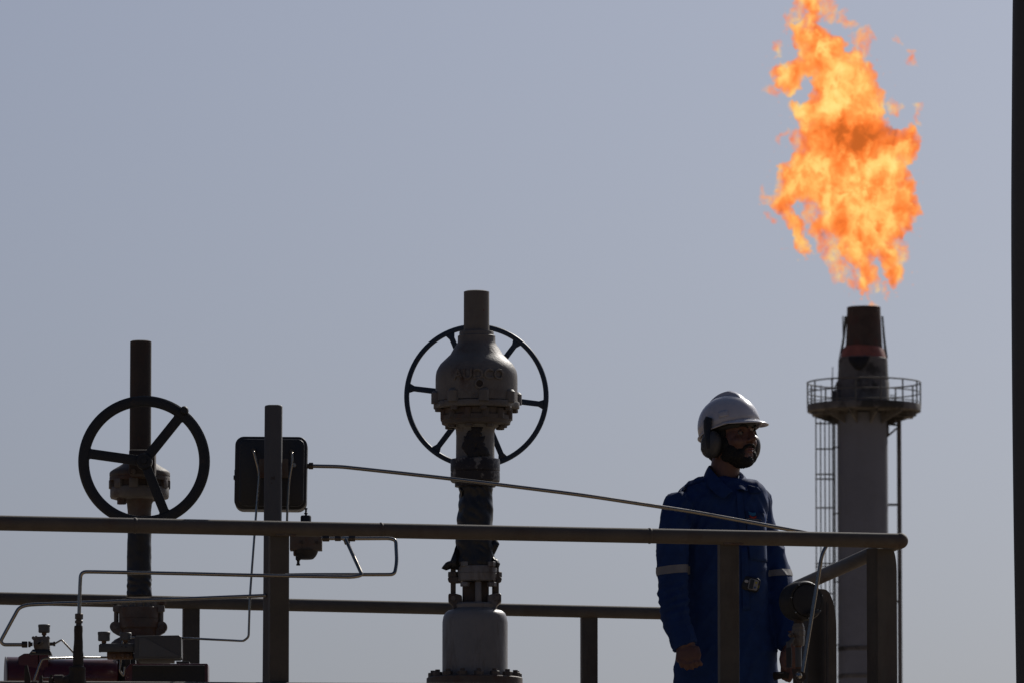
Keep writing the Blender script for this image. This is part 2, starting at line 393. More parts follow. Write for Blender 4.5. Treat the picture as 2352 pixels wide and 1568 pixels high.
# ================================================================== HAND WHEEL
def handwheel(parent, c, R0, rim_w, spokes, spoke_w, m, tilt=0.0, taper=1.0, hub_r=.03, knob=None, thick=None, nm='handwheel'):
    """a wheel in the XZ plane; rim is a flattened ring, spokes taper towards it"""
    c = Vector(c); th = thick or rim_w * .9
    rim = thing_part = None
    bm = B(); seg = 96; prof = 14
    ro = R0 - rim_w / 2; rings = []
    for i in range(seg):
        a = 2 * math.pi * i / seg; rd = Vector((math.cos(a), 0, math.sin(a))); ring = []
        for k in range(prof):
            t = 2 * math.pi * k / prof; cs, sn = math.cos(t), math.sin(t); q = (abs(cs) ** 3 + abs(sn) ** 3) ** (-1 / 3)
            ring.append(bm.verts.new(c + rd * (ro + cs * q * rim_w / 2) + Vector((0, sn * q * th / 2, 0))))
        rings.append(ring)
    for i in range(seg):
        A, Bq = rings[i], rings[(i + 1) % seg]
        for k in range(prof): bm.faces.new((A[k], A[(k + 1) % prof], Bq[(k + 1) % prof], Bq[k]))
    if knob:
        kc = c + Vector((math.cos(R(knob[0])) * (R0 - knob[1] * .3), -th * .5, math.sin(R(knob[0])) * (R0 - knob[1] * .3)))
        lathe(bm, [(knob[1], -.02), (knob[1], .02), (knob[1] * .8, .026)], kc + Vector((0, .0, 0)), (0, -1, 0), 20)
    wheel = obj(nm, bm, m, parent)
    for a in spokes:
        rd = Vector((math.cos(R(a)), 0, math.sin(R(a)))); pd = Vector((-math.sin(R(a)), 0, math.cos(R(a))))
        bm = B(); pts = []; n = 10; L = R0 - rim_w * .6; outl = []; outr = []
        for k in range(n + 1):
            s = k / n; r_ = hub_r * .5 + (L - hub_r * .5) * s
            w = spoke_w / 2 * (1 + (taper - 1) * (1 - s))
            f = max(0, (s - .9) / .1); w *= 1 + 1.1 * f * f      # fillet flare into the rim
            outl.append(c + rd * r_ + pd * w); outr.append(c + rd * r_ - pd * w)
        prism(bm, [p + Vector((0, -th * .3, 0)) for p in outl + outr[::-1]], (0, th * .6, 0), .0012)
        obj('spoke', bm, m, wheel, angle=50)
    bm = B(); lathe(bm, [(hub_r * .85, -.02), (hub_r, -.014), (hub_r, .03), (hub_r * .8, .05)], c + Vector((0, 0, 0)), (0, 1, 0), 28)
    lathe(bm, [(hub_r * .35, -.034), (hub_r * .35, .08)], c, (0, 1, 0), 16)
    obj('hub', bm, m, wheel)
    return wheel
def bolt_ring(parent, c, r, n, rb, h, m, axis=(0, 0, 1), ph=0, name='bolt', up=True):
    x, y, a = basis(axis); c = Vector(c); base = None
    for i in range(n):
        t = ph + 2 * math.pi * i / n
        p = c + (x * math.cos(t) + y * math.sin(t)) * r
        if base is None:
            bm = B(); hexprism(bm, (0, 0, 0), axis, rb, h)
            if up: lathe(bm, [(rb * .5, h * .45), (rb * .5, h * .95)], (0, 0, 0), axis, 10)
            o = obj(name, bm, m, parent, smooth=False); base = o; o.location = p - WL[parent]
        else:
            o = base.copy(); C.objects.link(o); o.location = p - WL[parent]
def strip_text(s, size, u, v, Yc, rad, m, parent, name='embossed_lettering', depth=.003):
    """raised letters bent round an upright drum of radius rad whose axis is at (u, Yc)"""
    me = text_mesh(s, size, depth)
    ax = W(u[1], v, Yc); z = W(u[0], v, Yc - rad).z
    a0 = (W(u[0], v, Yc).x - ax.x) / rad
    co = get_co(me); out = co.copy()
    th = a0 + co[:, 0] / rad; rr = rad + co[:, 2] + .0005
    out[:, 0] = ax.x + np.sin(th) * rr; out[:, 1] = Yc - np.cos(th) * rr; out[:, 2] = z + co[:, 1]
    set_co(me, out)
    return mesh_obj(name, me, m, parent, smooth=False)

# ================================================================== CENTRE VALVE
YV = 32.1
def centre_valve():
    t = thing('gate_valve', 'tall weathered gate valve with a domed gearbox and blue six-spoke wheel behind it', 'valve', W(1092, 1560, YV))
    u = 1094.5; u2 = 1091.5
    bm = B(); lathe_px(bm, u, YV, [(24, 668.5), (29.4, 670.5), (29.6, 765)]); obj('stem_cover', bm, mat('stem_cover_paint', (.13, .115, .095), .6, 0, .15, 12, (.11, .02, .018), .62, .66, 9), t)
    bm = B(); lathe_px(bm, u, YV, [(39, 761.5), (39.9, 763), (39.9, 770), (43.4, 772), (43.6, 785.4), (47, 793), (52, 799), (60.6, 814), (69, 822), (76.4, 829), (83.5, 836), (88.5, 844),
                                  (92.5, 852), (94.3, 862), (94.7, 873), (94.7, 922)], 64)
    dome = obj('gearbox_dome', bm, 'cast', t)
    strip_text('AUDCO', .054, (1101, u), 858.5, YV, S(94.2, YV), 'cast', dome, depth=.0055)
    strip_text('SAG', .031, (1101, u), 907, YV, S(94.9, YV), 'cast', dome, depth=.0022)
    strip_text('6"', .02, (1099, u), 919, YV, S(94.9, YV), 'cast', dome, depth=.002)
    # plug boss
    pc = W(1101.5, 880, YV - S(94, YV))
    bm = B(); lathe(bm, [(.02, -.006), (.0195, .008), (.013, .010), (.0125, -.002)], pc, (0.05, -1, 0), 24, cap=False); 
    obj('plug_boss', bm, 'cast', dome)
    bm = B(); lathe(bm, [(.0128, -.004), (.0128, .003)], pc, (.05, -1, 0), 20); obj('plug', bm, 'rustpipe', dome)
    # lug columns on the dome skirt and the flange with bevelled corners
    def grease_patch(uc, vc, hu, hv, rad, sd, parent):
        # thick ragged smear of grease wrapped on a cylinder
        bm = B(); ax = W(u2, vc, YV); n = 64; rings = []
        for q in (0, .35, .7, .92, 1.0):
            ring = []
            for i in range(n):
                t = 2 * math.pi * i / n; k = 1 + .5 * noise.noise(Vector((math.cos(t) * 1.6, math.sin(t) * 1.6, sd))) + .28 * noise.noise(Vector((math.cos(t) * 5, math.sin(t) * 5, sd + 3)))
                uu = uc + math.cos(t) * hu * k * q; vv = vc + math.sin(t) * hv * k * q
                a = math.asin(max(-.98, min(.98, (uu - u2) / (rad / YV * F)))); rr = rad + .0025 * (1 - q ** 3) + .0006
                ring.append(bm.verts.new((ax.x + math.sin(a) * rr, YV - math.cos(a) * rr, W(uu, vv, YV - rad).z)))
            rings.append(ring)
        for A, Bq in zip(rings, rings[1:]):
            for i in range(n): bm.faces.new((A[i], A[(i + 1) % n], Bq[(i + 1) % n], Bq[i]))
        o = obj('grease_smear', bm, mat('black_grease', (.012, .009, .008), .55, 0, .3, 30, bump=1.0, bump_scale=90), parent, angle=180); s_ = o.modifiers.new('t', 'SOLIDIFY'); s_.thickness = .001
    def ring_oct(v0, v1, rpx, n=48, wav=.035):
        bm = B(); c = W(u, v1, YV); z1 = W(u, v0, YV).z; r = S(rpx, YV); lo = []; hi = []
        for i in range(n * 2):
            a = math.pi * i / n; k = 1 + wav * math.cos(8 * a + .6); k = min(k, 1 + wav * .55)
            p = Vector((math.cos(a) * r * k, math.sin(a) * r * k, 0))
            lo.append(Vector((c.x, YV, c.z)) + p); hi.append(p)
        prism(bm, lo, (0, 0, z1 - c.z), .004); return bm
    obj('gearbox_flange', ring_oct(923.5, 938.5, 97.5), 'cast', t)
    for i in range(8):
        a = R(10 + 45 * i); c = W(u, 940, YV); r = S(92.5, YV)
        bm = B(); p0 = Vector((c.x + math.cos(a) * r, YV + math.sin(a) * r, W(u, 928, YV).z)); p1 = Vector((p0.x, p0.y, W(u, 899, YV).z))
        lathe(bm, [(.022, 0), (.022, (p1 - p0).length - .008), (.014, (p1 - p0).length)], p0, (0, 0, 1), 16); obj('lug', bm, 'cast', dome)
    bolt_ring(t, W(u, 942, YV), S(88, YV), 8, .015, .014, 'castrust', (0, 0, 1), R(10), up=False)
    bm = B(); lathe_px(bm, u - 1, YV, [(72, 936), (78, 940), (76, 955)]); obj('gearbox_neck', bm, 'castrust', t)
    for i in range(12):
        a = R(15 + 30 * i); c = W(u, 951, YV); r = S(76, YV)
        bm = B(); lathe(bm, [(.016, -.02), (.016, .016)], Vector((c.x + math.cos(a) * r, YV + math.sin(a) * r, c.z)), (0, 0, 1), 12); obj('stud', bm, 'castrust', t)
    bm = B(); lathe_px(bm, u - 1, YV, [(80, 954), (81.5, 955.5), (81.5, 966), (80, 967.5), (80, 968), (78.5, 974), (70, 977)]); obj('mounting_flange', bm, 'castrust', t)
    bolt_ring(t, W(u - 1, 979, YV), S(64, YV), 8, .016, .014, 'castrust', (0, 0, 1), R(30), up=False)
    bm = B(); lathe_px(bm, u2, YV, [(58, 975), (49, 981), (45, 986), (44, 1000), (44.6, 1055)]); yt = obj('yoke_tube', bm, mat('yoke_paint', (.16, .15, .135), .55, 0, .25, 8, (.07, .045, .03), .58, .7, 9, bump=.4), t)
    grease_patch(1093, 1026, 25, 31, S(45, YV), 2.2, yt); grease_patch(1095, 990, 13, 15, S(45.5, YV), 7.4, yt); grease_patch(1073, 1012, 8, 14, S(45, YV), 5.0, yt)
    bm = B(); lathe_px(bm, u2, YV, [(56, 1054), (57, 1056), (57, 1081), (55.8, 1082), (55.8, 1083), (56.8, 1084), (56.8, 1104), (54, 1107), (47, 1108), (47, 1117)]); obj('yoke_clamp', bm, 'grease', t)
    # black plastic wrapping, crumpled
    bm = B(); prof = [(38, 1114), (38.5, 1122), (37, 1130), (36.5, 1145), (37.5, 1160), (38, 1180), (38.5, 1200), (41, 1225), (42, 1238), (42.5, 1255), (42.5, 1270), (43, 1290), (41, 1302)]
    fine = []
    for (h0, v0), (h1, v1) in zip(prof, prof[1:]):
        for k in range(5): fine.append((h0 + (h1 - h0) * k / 5, v0 + (v1 - v0) * k / 5))
    lathe_px(bm, u2, YV, fine, 72)
    ax = W(u2, 1200, YV)
    for v_ in bm.verts:
        d = Vector((v_.co.x - ax.x, v_.co.y - YV, 0)); q = v_.co
        n = noise.noise(Vector((q.x * 16, q.y * 16, q.z * 9))) * .009 + abs(noise.noise(Vector((q.x * 26 + q.z * 18, q.y * 26, q.z * 22)))) * .008
        if d.length > .01: v_.co += d.normalized() * n
    wr = obj('plastic_wrap', bm, 'wrap', t, angle=180)
    def flap(pts, Yp, nm='wrap_flap'):
        bm = B(); c = sum((W(*p, Yp) for p in pts), Vector()) / len(pts); ps = []
        P = [W(*p, Yp) for p in pts]
        sub = []
        for i in range(len(P)):
            a, b = P[i], P[(i + 1) % len(P)]
            for k in range(3): sub.append(a.lerp(b, k / 3))
        cv = bm.verts.new(c + Vector((0, -.012, 0)))
        vs = [bm.verts.new(p + Vector((0, .012 * noise.noise(p * 40), 0))) for p in sub]
        for i in range(len(vs)): bm.faces.new((vs[i], vs[(i + 1) % len(vs)], cv))
        o = obj(nm, bm, 'wrap', wr, angle=180); md = o.modifiers.new('th', 'SOLIDIFY'); md.thickness = .0015
    flap([(1136, 1230), (1147, 1248.5), (1132, 1279), (1126, 1262), (1128, 1236)], YV - .02)
    flap([(1048, 1250), (1040, 1275), (1035, 1287), (1024, 1291), (1014, 1304), (1025, 1309), (1036, 1304), (1052, 1308), (1060, 1280)], YV - .03)
    flap([(1130, 1276), (1141, 1283), (1148.5, 1294), (1145, 1303), (1128, 1300)], YV - .03)
    flap([(1055, 1118), (1068, 1121), (1062, 1139), (1058, 1130)], YV - .03)
    # gland: flange pair, nuts, eyebolts
    ug = 1097
    bm = B(); lathe_px(bm, ug, YV, [(44, 1299.5), (46, 1301), (46.5, 1315.5), (45.6, 1316.2), (46.5, 1317), (45.5, 1333), (43, 1335)]); obj('gland_flange', bm, 'body', t)
    for uu, hw, v0, v1, yy in ((1069, 10.8, 1288.5, 1299.5, -.05), (1096, 5.5, 1288.5, 1299.5, -.055), (1127.5, 10.8, 1288.5, 1299.5, -.05), (1068, 10.8, 1336, 1346, -.045), (1130, 10.8, 1336, 1346, -.045)):
        p = W(uu, (v0 + v1) / 2, YV + yy); bm = B(); lathe(bm, [(S(hw, YV) * .9, -S(v1 - v0, YV) / 2), (S(hw, YV), -S(v1 - v0, YV) / 2 + .002), (S(hw, YV), S(v1 - v0, YV) / 2 - .002), (S(hw, YV) * .92, S(v1 - v0, YV) / 2)], p, (0, 0, 1), 6 if hw > 6 else 14); obj('nut', bm, 'body', t, smooth=False)
    bm = B(); pbox(bm, 1091, 1106, 1333, 1402, YV - .04, .03, .006); obj('rib', bm, 'body', t)
    bm = B(); pbox(bm, 1062, 1123, 1335, 1395, YV + .015, .05, .008); pbox(bm, 1130, 1142, 1338, 1395, YV + .015, .03, .004); obj('yoke_web', bm, 'castrust', t)
    for s, uc in ((-1, 1041), (1, 1140)):
        bm = B(); pbox(bm, uc - 6, uc + 6, 1300, 1365, YV, .02, .003); obj('eyebolt_stud', bm, 'castrust', t)
        bm = B(); hexprism(bm, W(uc - 1 * (s < 0) + 1, 1318.5, YV), (0, 0, 1), S(12, YV), S(13, YV)); obj('nut', bm, 'castrust', t, smooth=False)
        bm = B(); pts = [(uc - s * 18, 1324), (uc + s * 9, 1323), (uc + s * 13, 1327), (uc + s * 11, 1334), (uc + s * 4, 1338), (uc - s * 18, 1337)]
        prism(bm, [W(*p, YV - .02) for p in (pts if s > 0 else pts[::-1])], (0, .04, 0), .003); obj('gland_ear', bm, 'castrust', t, smooth=False)
        pts = [(uc - s * 20, 1366), (uc - s * 8, 1362), (uc + s * 9, 1361.5), (uc + s * 11.5, 1364), (uc + s * 11.5, 1380), (uc + s * 1, 1390), (uc - s * 1, 1400), (uc - s * 22, 1400)]
        bm = B(); prism(bm, [W(*p, YV - .035) for p in (pts if s > 0 else pts[::-1])], (0, .07, 0), .004); obj('lower_ear', bm, 'body' if s > 0 else 'castrust', t, smooth=False)
        bm = B(); lathe(bm, [(S(6, YV), 0), (S(5.5, YV), .008)], W(uc + s * 0, 1373, YV - .035), (0, -1, 0), 20); obj('pin', bm, 'cast', t)
    bm = B(); lathe_px(bm, 1091, YV, [(44, 1384), (48, 1388), (47, 1396), (52, 1399), (62, 1401.5), (69, 1407), (73, 1415), (75.2, 1428), (75.3, 1556)], 64); obj('valve_body', bm, 'body', t)
    bm = B(); lathe_px(bm, 1090, YV, [(108, 1555), (110.5, 1557), (111, 1590), (109, 1592)], 64); obj('base_flange', bm, 'castrust', t)
    bolt_ring(t, W(1091, 1550.5, YV) + Vector((0, 0, 0)), S(97, YV), 16, .0185, .019, 'castrust', (0, 0, 1), R(-17), name='nut')
    bm = B(); lathe_px(bm, 1090, YV, [(76, 1590), (76, 1820)]); obj('riser', bm, 'body', t)
    # handwheel and its shaft, behind
    wc = W(1094.3, 909.2, YV + .33)
    w = handwheel(t, wc, S(167, YV + .33), S(12.2, YV + .33), [173, 113, 53, -7, -67, -127], S(12.5, YV), 'wheel_blue', hub_r=.03, taper=1.15)
    bm = B(); lathe(bm, [(.025, 0), (.025, .34)], wc - Vector((0, .34, 0)), (0, 1, 0), 20); obj('wheel_shaft', bm, 'castrust', t)
centre_valve()

# ================================================================== LEFT VALVE
YL = 31.9
def left_valve():
    t = thing('gate_valve', 'left gate valve with tall rusty stem pipe and dark three-spoke wheel in front', 'valve', W(321, 1560, YL))
    u = 322; u2 = 319.5
    bm = B(); lathe_px(bm, 322.2, YL, [(21, 782.6), (24.6, 784.6), (24.9, 1060)]); obj('stem_cover', bm, 'rustpipe', t)
    bm = B(); lathe_px(bm, 321, YL, [(26, 1055), (34, 1061), (48, 1070), (62, 1078), (68, 1082.5), (70, 1086), (70, 1093), (69, 1094), (70, 1096), (70, 1104)], 56); obj('gearbox_cap', bm, 'castrust', t)
    bm = B(); lathe_px(bm, 320.5, YL, [(64, 1103), (64, 1122)], 40); obj('gearbox_waist', bm, 'rustpipe', t)
    for i in range(10):
        a = R(9 + 36 * i); c = W(320.5, 1123, YL); r = S(60, YL)
        bm = B(); box(bm, (c.x + math.cos(a) * r, YL + math.sin(a) * r, W(u, 1112, YL).z), (.034, .034, S(21, YL)), Matrix.Rotation(a, 3, 'Z'), .003); obj('lug', bm, 'cast', t)
    bm = B(); lathe_px(bm, 320.5, YL, [(67, 1119), (68, 1120.5), (68, 1140), (66, 1144), (55, 1147)], 56); obj('gearbox_flange', bm, 'cast', t)
    p = W(279.5, 1148.5, YL - .05); bm = B(); lathe(bm, [(S(10.5, YL), -.014), (S(10.5, YL), .01)], p, (0, 0, 1), 6); obj('bolt', bm, 'castrust', t, smooth=False)
    bm = B(); lathe_px(bm, 320, YL, [(52, 1145), (33, 1149), (29, 1156), (27, 1175), (28, 1200)]); obj('yoke_tube', bm, 'castrust', t)
    bm = B(); pbox(bm, 298, 357, 1035, 1092, YL - .155, .13, .006); obj('input_gearbox', bm, 'rustpipe', t)
    bm = B(); lathe(bm, [(S(6, YL), 0), (S(5, YL), .008)], W(306.5, 1081, YL - .22), (0, -1, 0), 14); obj('bolt', bm, 'castrust', t)
    # wrap below
    bm = B(); fine = [(27.5 + (1 if k % 2 else 0) * .0, 1186 + k * 4) for k in range(47)]
    lathe_px(bm, u2, YL, fine, 48); ax = W(u2, 1300, YL)
    for v_ in bm.verts:
        d = Vector((v_.co.x - ax.x, v_.co.y - YL, 0)); q = v_.co
        k = max(0, min(1, (W(u2, 1290, YL).z - q.z) / .06)); k2 = max(0, min(1, (q.z - W(u2, 1200, YL).z) / .02))
        n = (noise.noise(Vector((q.x * 20, q.y * 20, q.z * 12))) * .003 + abs(noise.noise(Vector((q.x * 25 + q.z * 30, q.y * 30, q.z * 30)))) * (.002 + .007 * max(k, k2)))
        if d.length > .01: v_.co += d.normalized() * n
    obj('plastic_wrap', bm, 'wrap', t, angle=180)
    # gland assembly
    for uu in (286, 304, 321, 339, 352):
        p = W(uu, 1388, YL - .05 + abs(uu - 319) * .0008); bm = B(); lathe(bm, [(S(7.5, YL), -.012), (S(7.5, YL), .012), (S(5, YL), .014), (S(5, YL), .026)], p, (0, 0, 1), 6); obj('nut', bm, 'cast', t, smooth=False)
    bm = B(); lathe_px(bm, 319, YL, [(44, 1393.5), (46, 1395), (46, 1419.5), (45, 1420.2), (46, 1421), (45.5, 1441), (42, 1444)], 48); obj('gland_flange', bm, 'castrust', t)
    for s, uc in ((-1, 264), (1, 373)):
        bm = B(); hexprism(bm, W(uc + s * 0, 1382, YL), (0, 0, 1), S(10, YL), S(12, YL)); obj('nut', bm, 'castrust', t, smooth=False)
        bm = B(); pts = [(uc - s * 26, 1389), (uc + s * 3, 1388), (uc + s * 5, 1392), (uc + s * 5, 1402), (uc - s * 6, 1406), (uc - s * 26, 1406)]
        prism(bm, [W(*p, YL - .02) for p in (pts if s > 0 else pts[::-1])], (0, .04, 0), .003); obj('gland_ear', bm, 'cast', t, smooth=False)
        bm = B(); lathe(bm, [(.009, 0), (.009, .09)], W(uc - s * 3, 1437, YL), (0, 0, 1), 12); obj('eyebolt_stud', bm, 'cast', t)
        bm = B(); lathe(bm, [(S(12.5, YL), -.02), (S(12.5, YL), .02)], W(uc - s * 1, 1439, YL), (0, 1, 0), 28)
        pts = [(uc - s * 20, 1428), (uc + s * 2, 1427.5), (uc + s * 6, 1450), (uc - s * 4, 1456), (uc - s * 18, 1462), (uc - s * 22, 1462)]
        prism(bm, [W(*p, YL - .018) for p in (pts if s > 0 else pts[::-1])], (0, .036, 0)); obj('lower_ear', bm, 'cast', t)
        bm = B(); lathe(bm, [(S(6, YL), 0), (S(5.5, YL), .007)], W(uc - s * 1, 1439, YL - .02), (0, -1, 0), 18); obj('pin', bm, 'cast', t)
    bm = B(); lathe_px(bm, 319, YL, [(41, 1440), (41, 1460), (46, 1463), (56, 1468), (64, 1475), (70, 1486), (72, 1510), (72, 1600)], 48); obj('valve_body', bm, 'castrust', t)
    # wheel
    wy = YL - .33; wc = W(331, 1058.5, wy)
    handwheel(t, wc, S(152.2, wy), S(25.5, wy), [51.5, 172, -68], S(22.5, wy), 'wheel_dark', taper=1.0, hub_r=S(19, wy), knob=(51.5, S(9.3, wy)), thick=.03)
    bm = B(); lathe(bm, [(.02, 0), (.02, .2)], wc, (0, 1, 0), 16); obj('wheel_shaft', bm, 'rustpipe', t)
left_valve()

# ================================================================== POLE + ENCLOSURE
YP = 30.75
def pole_and_box():
    bm = B(); z0 = DECK; top = W(628.5, 931, YP); rx = S(20.6, YP)
    # slightly domed top, leaning a touch
    lean = [(0, 0), (1, 1)]
    secs = []
    b0 = W(622, 1568, YP); dx = (top.x - W(623.5, 1568, YP).x) / (top.z - b0.z)
    def cx(z): return top.x + (z - top.z) * dx
    for z, k in ((z0, 1), (top.z - .004, 1), (top.z, .93), (top.z + .003, .6)):
        secs.append((Vector((cx(z), YP, z)), Vector((rx * k, 0, 0)), Vector((0, rx * .75 * k, 0))))
    loft(bm, secs, 40, 4.0)
    o = obj('mounting_pole', bm, 'pole', None, angle=50); tagt(o, 'grey steel pole with rust marks standing in front of the dark square enclosure', 'pole')
    # painted scrawl, worn
    def quad(pts, Y, m, parent, nm, d=.0012):
        bm = B(); prism(bm, [W(*p, Y) for p in pts], (0, -d, 0)); return obj(nm, bm, m, parent, smooth=False)
    yy = YP - rx * .75 - .0003
    for pts in ([(622, 1170 - 62), (625, 1107), (625.4, 1108.4), (622.3, 1109.6)], [(622, 1095), (629, 1093.8), (629, 1095), (622, 1096.2)], [(621.4, 1098.5), (630.5, 1096.6), (630.7, 1097.8), (621.6, 1099.8)],
                [(630, 1092), (631.2, 1092), (630.6, 1101), (629.5, 1101)]):
        quad(pts, yy, 'rustpipe', o, 'worn_mark')
    # enclosure
    YB = YP + .14
    t = thing('instrument_enclosure', 'dark square enclosure with rounded corners and rust stains, seen from behind on the pole', 'box', W(624, 1085, YB))
    def rr(u0, u1, v0, v1, r, Y, skew=0, n=8):
        pts = []
        for cu, cv, a0 in ((u1 - r, v0 + r, 0), (u0 + r, v0 + r, 90), (u0 + r, v1 - r, 180), (u1 - r, v1 - r, 270)):
                for k in range(n + 1):
                    a = R(a0 + 90 * k / n); pts.append((cu + r * math.cos(a), cv - r * math.sin(a)))
        return [W(p[0] - (p[1] - v0) / (v1 - v0) * skew, p[1] + (p[0] - 623) * .008, Y) for p in pts]
    bm = B(); prism(bm, rr(540.5, 706, 1001.5, 1168.5, 20, YB - .01, 3), (0, .13, 0), .004); box_ = obj('door', bm, 'boxdark', t, angle=50)
    bm = B(); prism(bm, rr(551, 699.5, 1007.5, 1161, 15, YB - .035, 3), (0, .03, 0), .004); obj('back_shell', bm, 'boxdark', t, angle=50)
    bm = B(); pbox(bm, 536.5, 545, 1091, 1101, YB + .03, .03, .002); pbox(bm, 538.5, 541, 1078, 1092, YB + .03, .02, .001); pbox(bm, 543.5, 546, 1078, 1092, YB + .03, .02, .001); obj('latch', bm, 'boxdark', t)
    bm = B(); pbox(bm, 595, 662, 1053, 1096, YB - .05, .03, .003); obj('mounting_bracket', bm, 'castrust', t)
    bm = B(); hexprism(bm, W(674.3, 1067, YB - .04), (0, -1, 0), S(6.2, YB), .012); obj('bolt', bm, 'steel', t, smooth=False)
    for uu, vv in ((582.4, 1034), (670, 1036.5)):
        bm = B(); hexprism(bm, W(uu, vv, YB - .045), (0, -1, 0), S(5.5, YB), .02); obj('tube_fitting', bm, 'fitting', t, smooth=False)
    yb = YB + .03
    bm = B(); lathe(bm, [(S(5, yb), 0), (S(7, yb), .002), (S(7, yb), .006)], W(700, 1069.5, yb), (1, 0, 0), 16); box(bm, W(708, 1069.5, yb), (.012, .017, .017), None, .001); obj('tube_fitting', bm, 'fitting', t)
    bm = B(); hexprism(bm, W(714.5, 1069, yb), (1, 0, 0), S(8.6, yb), S(10, yb)); obj('tube_fitting', bm, 'fitting', t, smooth=False)
    return yb
YBX = pole_and_box()

# ================================================================== TUBES
def px_tube(name, pts, wpx, rad, m, label, seg=12):
    P = [W(*p) for p in pts]; bm = B(); tube(bm, roundpath(P, rad), S(wpx / 2, P[0].y), seg)
    return top_mesh(name, bm, m, label, 'tube', angle=80)
px_tube('steel_tube', [(705, 1069, YBX), (782, 1070.5, YBX - .02), (950, 1088.5, YBX - .05), (1092, 1105, YBX - .1), (1340, 1136, YBX - .1), (1590, 1174, 31.0), (1850, 1222, 31.1), (1908, 1236, 31.1), (1888, 1270, 31.08), (1876, 1345, 31.08), (1842, 1550, 31.05)],
        9.0, [0, .03, .12, .1, .1, .1, .05, .012, .03, .05, 0], 'steel', 'long bright steel tube sloping down from the enclosure across the man to the right rail')
YF = 29.9
px_tube('steel_tube', [(181.5, 1416, YF), (184, 1340, YF), (185.5, 1312, YF), (214, 1312, YF), (420, 1316, YF), (600, 1320.5, YF), (810, 1324, YF), (832, 1320, YF - .0), (794.5, 1238, YF + .12)],
        8.6, [0, .05, .05, .03, .1, .1, .03, .014, 0], 'steel', 'steel tube bent over from the wrapped riser to run left to right across the posts')
px_tube('steel_tube', [(814, 1235.7, YF + .13), (895, 1235.2, YF + .14), (909, 1239, YF + .14), (911.5, 1290, YF + .12), (906, 1318, YF + .1), (885, 1318.3, YF + .1), (720, 1318.5, YF + .1), (655, 1319.5, YF + .1)],
        8.4, [0, .05, .03, .05, .05, .03, .1, 0], 'steel', 'steel tube making a rounded loop right of the tee fitting')
YM = 31.0
px_tube('steel_tube', [(56, 1479.3, YM), (8, 1479.3, YM), (1.5, 1471, YM), (43, 1395, YM), (60, 1388.5, YM), (80, 1387, YM), (300, 1379, YM - .1), (574, 1368, YM - .25), (612, 1366.5, YM - .28)],
        8.6, [0, .02, .015, .04, .03, .05, .1, .1, 0], 'steel', 'steel tube from the small manifold rising and sloping up to the grey pole')
px_tube('thin_tube', [(582.4, 1034, YBX - .09), (583, 1037, YBX - .14), (596, 1086, YBX - .14), (589, 1168, YBX - .14), (574, 1368, 30.75), (571, 1462, 30.75), (560, 1470.5, 30.75), (550, 1470.5, 30.8), (430, 1464.5, 31.1), (300, 1463, 31.2), (284, 1464, 31.2), (279, 1490, 31.2), (275, 1540, 31.2), (284, 1552, 31.2), (286, 1530, 31.2)],
        5.4, [0, .003, .03, .05, .05, .01, .01, .03, .05, .02, .02, .02, .008, .008, 0], 'steel', 'thin steel tube dropping from the left side of the enclosure to the actuator')
px_tube('thin_tube', [(670, 1036, YBX - .09), (670.5, 1040, YBX - .14), (671, 1062, YBX - .14), (664, 1100, YBX - .14), (660, 1168, YBX - .14), (658.5, 1225, YBX - .14)],
        5.4, [0, .003, .02, .04, .05, 0], 'steel', 'thin steel tube dropping from the right side of the enclosure behind the rail')
px_tube('thin_tube', [(256, 1508.5, 31.25), (190, 1509, 31.2), (110, 1511, 31.0), (97, 1512, 31.0), (91, 1526, 31.0), (78, 1562, 31.0)],
        5.2, [0, .05, .03, .03, .03, 0], 'steel', 'thin tube running level above the red actuator and bending down at its left')
px_tube('thin_tube', [(125, 1477.5, YM), (141.5, 1468, YM), (170, 1499, YM), (192, 1508, 31.1), (250, 1508.5, 31.3)],
        4.2, [0, .006, .01, .02, 0], 'steel', 'short thin tube with a peaked bend between the manifold and the wrapped riser')
def tee():
    t = thing('tee_fitting', 'steel tee and nuts joining the tubes right of the regulator under the rail', 'fitting', W(780, 1236, YF + .13))
    Y = YF + .13
    for (u, hl, r) in ((748.5, 8, 7.6), (776, 7, 6.6), (808.5, 7.5, 7.4)):
        bm = B(); hexprism(bm, W(u, 1235.7, Y), (1, 0, 0), S(r, Y), S(hl * 2, Y)); obj('nut', bm, 'fitting', t, smooth=False)
    bm = B(); tube(bm, [W(738, 1235.7, Y), W(816, 1235.7, Y)], S(3.9, Y), 14); box(bm, W(794, 1235.5, Y), (S(16, Y), .016, .015), None, .002); obj('tee_body', bm, 'steel', t)
    bm = B(); d = (W(825, 1318, Y) - W(794, 1236, Y)).normalized(); hexprism(bm, W(796.5, 1242.5, Y - .005), d, S(6.6, Y), S(12, Y)); obj('nut', bm, 'fitting', t, smooth=False)
tee()
